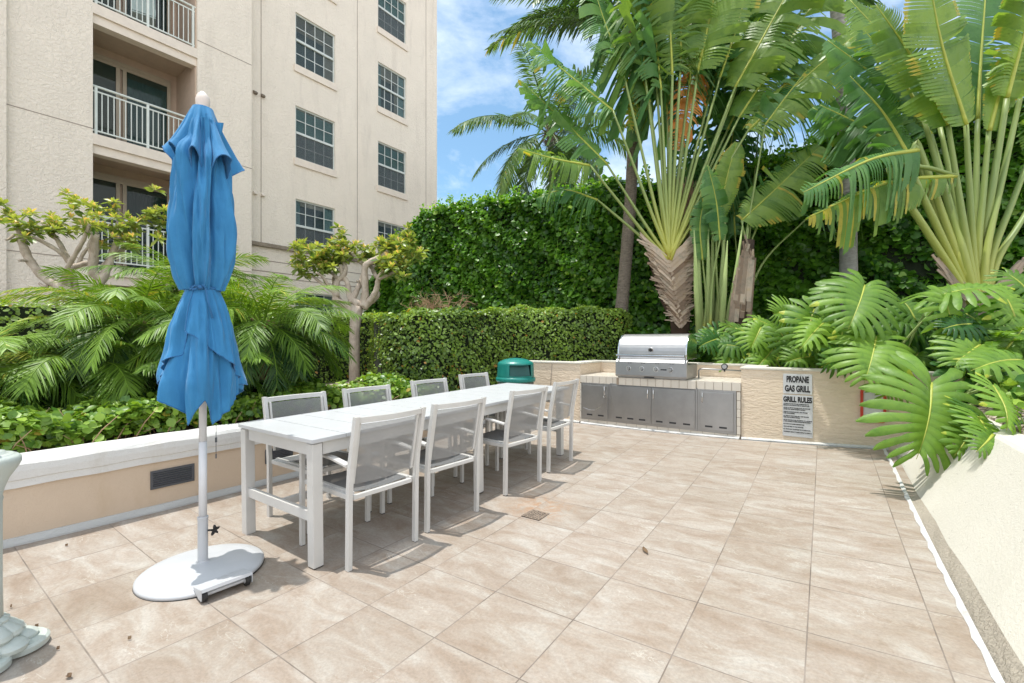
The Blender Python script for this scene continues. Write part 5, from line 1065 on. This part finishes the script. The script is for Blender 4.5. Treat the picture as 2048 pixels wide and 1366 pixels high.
plants=[('split_leaf_plant','sprawling split-leaf plant spilling over the right end of the garden wall',at(1800,700,5.0),[
  ((1729,571),(1694,662),.80,5.0,4.7,TC*.8+UP*.8,.55),((1752,673),(1727,768),.72,4.75,4.45,TC*.8+UP*.7-RT*.2,.62),((1888,600),(1895,694),.62,4.6,4.6,TC*.6+UP*.4+RT*.2,.85),((1866,596),(1994,580),.72,4.7,4.5,UP*1+TC*.35,.88),
  ((1790,735),(1768,795),.52,4.7,4.6,TC+UP*.3,.80),((1655,640),(1600,700),.4,5.2,5.0,TC*.5+UP*.8,.7),((1690,640),(1668,735),.42,5.1,5.0,TC*.9+UP*.3-RT*.5,.3),((1830,640),(1800,600),.5,5.1,5.3,UP+TC*.6,.6),((1700,700),(1640,735),.4,5.0,4.9,TC+UP*.2,.25),((1780,640),(1850,655),.6,5.2,5.1,TC*.6+UP*.8,.35),((1650,610),(1720,555),.45,5.2,5.4,UP*.8+TC*.8,.75)]),
 ('split_leaf_plant','split-leaf plant with the one huge leaf hanging over the bank wall',at(1930,760,4.0),[
  ((1862,766),(1829,920),.80,3.62,3.42,TC*.9+UP*.55-RT*.05,.52),((1942,850),(1906,912),.30,3.42,3.28,TC*.8+UP*.6+RT*.2,.6),((1983,772),(2009,862),.33,3.3,3.02,TC*.9+UP*.3+RT*.1,.72),((2042,721),(1939,745),.50,3.9,3.8,UP*.9+TC*.6,.62),((2030,640),(1990,575),.5,4.4,4.6,UP*.6+TC*.9,.75),((1900,850),(1860,905),.36,3.75,3.68,TC+UP*.2,.25),((1960,690),(1900,735),.5,4.3,4.2,TC*.7+UP*.7,.5),((2010,700),(2060,640),.55,4.3,4.4,UP*.8+TC*.7,.55),((2050,800),(2075,880),.5,3.9,3.7,TC+UP*.5,.5),((1985,870),(1950,905),.24,3.05,2.95,TC*.8+UP*.7,.4),((2060,590),(2005,545),.5,4.8,5.0,UP*.6+TC,.6),((1925,800),(1880,860),.46,4.35,4.3,TC+UP*.1,.15),((1955,835),(1975,888),.32,3.25,3.05,TC+UP*.6,.5),((1900,825),(1935,880),.38,3.62,3.4,TC+UP*.4,.3),((1935,820),(1960,870),.34,3.42,3.22,TC+UP*.5+RT*.3,.4),((1880,800),(1905,890),.36,3.8,3.52,TC+UP*.4,.2)]),
 ('split_leaf_plant','row of smaller split leaves behind the wall right of the grill',at(1540,740,6.7),[
  ((1591,629),(1545,628),.55,6.0,5.9,TC*1+UP*.35,.85),((1522,655),(1500,700),.50,6.3,6.2,TC*.7+UP*.7,.85),((1470,693),(1447,745),.46,6.7,6.5,TC*.7+UP*.7,.65),((1430,665),(1418,700),.40,6.9,6.8,TC*.7+UP*.6-RT*.3,.55),((1490,715),(1535,712),.36,6.5,6.4,UP*.8+TC*.6,.5),((1560,665),(1590,720),.5,6.1,6.0,TC+UP*.3,.4),((1545,700),(1510,738),.42,6.3,6.1,TC+UP*.5,.5),((1620,650),(1640,705),.5,5.9,5.8,TC+UP*.5,.6),((1590,690),(1620,735),.42,5.9,5.8,TC*.9+UP*.3,.3),((1455,650),(1480,672),.42,7.1,7.0,UP+TC*.5,.6),((1510,640),(1550,660),.5,6.6,6.5,UP+TC*.5,.45),((1440,700),(1470,735),.36,6.8,6.7,TC+UP*.4,.4)])]
rd=random.Random(77)
for nm,lab,lc,lv in plants:
    t=thing(nm,lab,'plant',lc,0,'split-leaf plants'); stems=lc+Vector((0,0,-.45))
    for k,(b,tp,W,Db,Dt,fc,tn) in enumerate(lv): split_leaf(t,at(*b,Db),at(*tp,Dt),W,fc,400+k+len(lab),tn,stem=stems+RT*rd.uniform(-.2,.2)-TC*.25,lobes=9 if W>.5 else 7)
    n=34 if 'sprawling' in lab else (26 if 'huge' in lab else 22)
    for k in range(n):
        if 'sprawling' in lab: u,v,D=rd.uniform(1620,1990),rd.uniform(610,720),rd.uniform(5.1,6.2); Wd=rd.uniform(.35,.6)
        elif 'huge' in lab: u,v,D=rd.uniform(1890,2110),rd.uniform(640,830),rd.uniform(4.25,4.9); Wd=rd.uniform(.35,.55)
        else: u,v,D=rd.uniform(1420,1660),rd.uniform(655,715),rd.uniform(6.6,7.3); Wd=rd.uniform(.3,.5)
        b=at(u,v,D); a=rd.uniform(0,2*PI); dv=RT*math.cos(a)+Vector((0,0,math.sin(a)*.6-.45))+TC*rd.uniform(.0,.5)
        split_leaf(t,b,b+dv.normalized()*Wd*rd.uniform(.8,1.05),Wd,TC*rd.uniform(.5,1)+UP*rd.uniform(.2,1)+RT*rd.uniform(-.4,.4),900+k,rd.uniform(.1,.6),rd.choice(('mons','monsd','monsd')),stem=b+Vector((rd.uniform(-.1,.1),rd.uniform(0,.15),-.5)),lobes=7)
# fern fronds among them
t=thing('fern','bright feathery fern between the split leaves at the right edge','fern',at(1985,700,4.5),0)
rng=np.random.default_rng(31)
for i in range(16):
    f=Fr(); f.frond((0,0,0),rng.uniform(0,2*PI),rng.uniform(.0,1.1),rng.uniform(.45,.7),1.2,38,.085,.014,.15,tone=rng.uniform(.4,.9),start=.1,fwd=.2); f.build('frond',M['fern'],t)
# dark low undergrowth under tall hedge and behind the grill
def bed(name,lab,pts,n,size,mat,h,kind=None):
    P=np.array([[rng.uniform(a,b) for a,b in pts] for _ in range(n)]); Nn=rng.normal(0,1,(n,3))+[0,-.3,.9]; t=thing(name,lab,'shrub'); leafcloud('foliage',P,Nn,rng.normal(0,1,(n,3)),size*rng.uniform(.7,1.3,n),np.clip(rng.normal(.35,.2,n),0,.9),mat,t,1.1); return t
bed('undergrowth_shrub','dark leafy undergrowth in the shade behind the grill and palms',[(-3.6,4.5),(8.6,9.6),(.85,1.6)],5200,.11,M['clus'],1)
bed('undergrowth_shrub','leafy filler shrub behind the split leaves at the right',[(1.3,4.2),(6.4,9.0),(.8,1.75)],4200,.10,M['clus'],1)
bed('undergrowth_shrub','low leafy filler on top of the bank at the right edge',[(1.15,2.6),(3.2,6.2),(.70,1.05)],2600,.075,M['cover'],1)
# ------------------------------------------------------------------ pruned trees with leaf tufts
def tuft_tree(lab,D,scale,trunkpts,branches,tufts,seed,dv=.35):
    rd=random.Random(seed); g=np.random.default_rng(seed); base=at(*trunkpts[0][:2],D); t=thing('pruned_tree',lab,'tree',base,0,'pruned trees with bare limbs')
    k=D/F; dz={}
    def pt(u,v): 
        key=round(u/28),round(v/28); 
        return at(u,v,D)-base
    m=MB(); b0=at(*trunkpts[0][:2],D)-base+Vector((0,0,-1.3)); m.tube([b0]+[at(u,v,D)-base for u,v,r in trunkpts],[trunkpts[0][2]*k]+[r*k for *_,r in trunkpts],12); m.build('trunk',M['pbark'],t,smooth=True)
    for br in branches:
        dd=br[0]; pts=[]; n=len(br)-1
        for i,(u,v,r) in enumerate(br[1:]): pts.append((at(u,v,D+dd[0]+(dd[1]-dd[0])*i/max(1,n-1))-base,r*k*.92))
        sp=spline([p for p,_ in pts],len(pts)*4); rr=[lerp([(i,r) for i,(_,r) in enumerate(pts)],j/(len(sp)-1)*(len(pts)-1)) for j in range(len(sp))]
        rr=[r*(1+.10*math.sin(j*1.9+len(br))) for j,r in enumerate(rr)]; m=MB(); m.tube(sp,rr,8); m.build('limb',M['pbark'],t,smooth=True)
    P=[];Nn=[];Dd=[];S_=[];T=[]
    for u,v,dd,sz in tufts:
        c=np.array(at(u,v,D+dd)-base)
        for w in range(4):
            cc=c+g.normal(0,.10*sz,3)*[1,1,1.15]; ax=unit(np.array([[g.normal(0,.35),g.normal(0,.35),1]]))[0]
            for j in range(17):
                a=j*2.4+g.uniform(-.2,.2); e=1.25-1.95*(j/17); dr=np.array([math.cos(a)*math.cos(e),math.sin(a)*math.cos(e),math.sin(e)])+ax*.15
                P.append(cc+dr*.015); Dd.append(dr); Nn.append(np.array([-math.cos(a)*math.sin(e),-math.sin(a)*math.sin(e),math.cos(e)])+g.normal(0,.35,3)); S_.append(scale*(.6+.6*(j/17))*g.uniform(.8,1.15)); T.append(.97 if j<5 and g.random()<.6 else np.clip(.88-.65*j/17+g.normal(0,.12),0,.89))
    leafcloud('crown',np.array(P),np.array(Nn),np.array(Dd),np.array(S_),np.array(T),M['tuft'],t,.62)
    return t
def b(z1,off,sc,dd,*pts): return [dd]+[(off[0]+x/sc,off[1]+y/sc,r) for x,y,r in pts]
o3=(0,380);s3=2.627
tuft_tree('large pruned tree with twisting bare limbs and orange tipped tufts at the left',6.9,.135,[(150,640,15),(148,612,15),(138,590,14)],[
 b(0,o3,s3,(0,-.2),(370,560,12),(300,500,10),(230,460,8.5),(160,375,8),(125,300,8),(100,200,6.5)),b(0,o3,s3,(-.1,-.1),(250,505,4),(225,505,3),(205,490,2.5)),b(0,o3,s3,(-.1,-.3),(160,375,4),(130,370,3),(100,370,2.5)),
 b(0,o3,s3,(0,.3),(365,540,9),(345,480,7.5),(375,400,6.5),(350,350,5.5),(300,260,4.5),(220,165,4)),b(0,o3,s3,(.2,-.2),(370,390,5),(320,330,4.5),(230,275,4),(160,240,3.5)),
 b(0,o3,s3,(0,-.4),(330,500,7),(350,420,5),(400,330,4.5),(440,260,4),(470,180,3.5)),b(0,o3,s3,(0,.4),(385,405,6),(450,385,5.5),(490,370,5),(470,290,4.5),(510,220,4)),
 b(0,o3,s3,(0,.1),(380,585,12),(440,580,11),(530,480,9),(570,390,8),(600,310,6.5),(630,240,5)),b(0,o3,s3,(.05,-.2),(545,470,9),(490,430,9),(495,330,8),(500,230,7)),b(0,o3,s3,(.1,.4),(530,420,6),(590,350,5),(650,310,4.5),(690,270,4)),
 b(0,o3,s3,(.2,.3),(410,395,4),(440,330,3.5),(480,290,3)),b(0,o3,s3,(-.2,-.3),(75,235,3),(50,255,2.5),(30,262,2)),b(0,o3,s3,(.1,.3),(400,560,6),(390,460,5),(350,530,5))],
 [(12,425,0,1.1),(40,432,-.2,1),(28,455,-.3,.8),(85,430,.3,1),(110,452,.2,.8),(140,440,.1,1.1),(125,462,.3,.8),(160,418,-.4,1.1),(185,412,.4,1.3),(210,418,.1,1.2),(195,445,-.2,1.3),(230,440,.1,1.2),(175,460,.3,1),(215,470,0,1.1),(245,460,.2,1),(262,470,.3,.9),(255,495,.1,.8),(290,432,.4,1),(310,425,.5,1.1),(330,440,.5,1),(305,455,.4,1),(345,450,.5,1),(60,460,-.1,.6)],41)
o4=(500,400);s4=4.5525
tuft_tree('smaller pruned tree with forked pale limbs in front of the building',8.4,.15,[(709,735,10.5),(709,700,10.5),(709,663,10),(712,632,11),(714,612,12)],[
 b(0,o4,s4,(0,-.2),(930,1010,9),(870,960,8),(785,910,7.5),(770,850,5),(700,790,4),(620,735,3),(540,665,2.2)),b(0,o4,s4,(-.1,.2),(785,880,6.5),(790,750,6),(850,690,5.5),(872,620,4.5),(850,560,4)),
 b(0,o4,s4,(0,.1),(1000,960,9),(910,880,7),(885,750,5.5),(840,680,5),(825,590,4)),b(0,o4,s4,(0,.3),(920,940,7),(970,830,6),(1020,720,5.5),(1040,610,5),(985,540,4.5),(905,475,3.5)),
 b(0,o4,s4,(0,-.1),(1030,970,10),(1050,850,8),(1045,620,7),(1110,555,6),(1200,510,5),(1260,460,4)),b(0,o4,s4,(0,-.3),(1040,980,8),(1110,890,6.5),(1150,820,6),(1165,740,5.2),(1180,690,4.8),(1260,620,4.2),(1330,565,3.5)),
 b(0,o4,s4,(0,.3),(1050,960,8),(1120,905,7),(1160,860,6.5),(1150,840,5)),b(0,o4,s4,(-.2,-.4),(1175,720,4),(1240,690,3.5),(1340,645,3)),b(0,o4,s4,(0,.4),(1150,700,5),(1120,640,4.5),(1090,590,4)),
 b(0,o4,s4,(0,.3),(800,720,4),(750,670,3.5),(680,640,3)),b(0,o4,s4,(-.1,-.4),(730,800,3),(660,700,2.5),(600,660,2.2)),b(0,o4,s4,(0,.1),(990,740,2.5),(985,735,2),(975,740,2)),b(0,o4,s4,(0,.4),(885,960,4),(800,880,4),(760,740,3.5),(765,680,3))],
 [(500+x/s4,400+y/s4,d,s) for x,y,d,s in ((450,480,-.3,1),(480,560,-.3,1.1),(500,620,-.3,.9),(550,520,-.2,1.2),(610,460,0,1.2),(600,570,-.2,1.3),(670,520,0,1.3),(690,600,0,1.2),(640,640,-.1,.8),(760,470,.1,1.2),(790,390,.2,1.2),(840,370,.2,1.1),(830,450,.2,1.3),(780,540,.2,1.1),(850,530,.3,1),(900,480,.3,.9),(760,590,.2,.8),(1050,490,.1,.9),(1120,460,.2,1.1),(1090,520,.3,.7),(1190,450,.1,1.1),(1240,430,-.1,1.2),(1300,480,-.1,1.2),(1290,410,0,1.1),(1370,410,-.2,1.3),(1440,400,-.2,1.1),(1470,440,-.2,.9),(1350,500,-.2,1.2),(1420,480,-.2,1),(1200,590,.3,.8),(1260,640,-.3,.8),(1330,590,-.3,1),(1370,620,-.3,.8),(1230,540,.2,.8))],42)
# ------------------------------------------------------------------ camera, sun, sky
cam=bpy.data.cameras.new('camera'); co=bpy.data.objects.new('camera',cam); C.objects.link(co); cam.sensor_width=36; cam.lens=F/2048*36; cam.clip_end=500; cam.clip_start=.05
co.location=(0,0,H); co.rotation_euler=(R(90),0,TH); bpy.context.scene.camera=co
sd=Vector((-.167,-.10,1)).normalized(); el=math.asin(sd.z); az=math.atan2(sd.x,sd.y)
sl=bpy.data.lights.new('sun','SUN'); so=bpy.data.objects.new('sun',sl); C.objects.link(so); sl.energy=SUN; sl.angle=R(.53); sl.color=(1,.96,.89); so.rotation_euler=(-sd).to_track_quat('-Z','Y').to_euler()
w=bpy.data.worlds.new('World'); bpy.context.scene.world=w; w.use_nodes=True; nt=w.node_tree; N=nt.nodes; L=nt.links; bg=N['Background']
sk=N.new('ShaderNodeTexSky'); sk.sky_type='NISHITA'; sk.sun_disc=False; sk.sun_elevation=el; sk.sun_rotation=az%(2*PI); sk.air_density=1.0; sk.dust_density=1.5; sk.ozone_density=.35
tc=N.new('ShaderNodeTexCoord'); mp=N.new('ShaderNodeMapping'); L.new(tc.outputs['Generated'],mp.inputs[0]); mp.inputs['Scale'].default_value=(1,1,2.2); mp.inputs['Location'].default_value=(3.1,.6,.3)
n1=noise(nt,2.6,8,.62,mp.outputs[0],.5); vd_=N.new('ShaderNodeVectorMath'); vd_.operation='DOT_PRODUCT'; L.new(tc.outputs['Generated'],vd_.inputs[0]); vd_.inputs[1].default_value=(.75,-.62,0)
cloud_fill_msk=ramp(nt,math_(nt,'MULTIPLY_ADD',vd_.outputs['Value'],.22,n1),[(.48,(0,0,0)),(.70,(.95,)*3)])  # cloud cover thickened out of view behind the camera, added to fill the facade
tn=N.new('ShaderNodeMixRGB'); tn.blend_type='MULTIPLY'; tn.inputs[0].default_value=1; L.new(sk.outputs[0],tn.inputs[1]); tn.inputs[2].default_value=(.84,1.06,1.06,1)
wsp=N.new('ShaderNodeMixRGB'); L.new(ramp(nt,noise(nt,3.4,9,.62,mp.outputs[0],.3),[(.46,(0,0,0)),(.72,(.6,)*3)]),wsp.inputs[0]); L.new(tn.outputs[0],wsp.inputs[1]); wsp.inputs[2].default_value=(7.5,7.8,8.2,1)
mx=N.new('ShaderNodeMixRGB'); L.new(cloud_fill_msk,mx.inputs[0]); L.new(wsp.outputs[0],mx.inputs[1]); mx.inputs[2].default_value=(CLOUD_FILL,CLOUD_FILL,CLOUD_FILL*1.03,1)  # visible clouds and the added fill cover share this brightness
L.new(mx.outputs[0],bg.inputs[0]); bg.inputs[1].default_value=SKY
sc=bpy.context.scene; sc.view_settings.view_transform='Standard'; sc.view_settings.look='None'; sc.view_settings.exposure=EXPO; sc.view_settings.gamma=1
sc.render.engine='CYCLES'; sc.cycles.max_bounces=7; sc.cycles.diffuse_bounces=3; sc.cycles.glossy_bounces=3; sc.cycles.transparent_max_bounces=12; sc.cycles.transmission_bounces=3; sc.cycles.use_denoising=True; sc.cycles.use_adaptive_sampling=True; sc.cycles.adaptive_threshold=.02; sc.cycles.sample_clamp_indirect=6
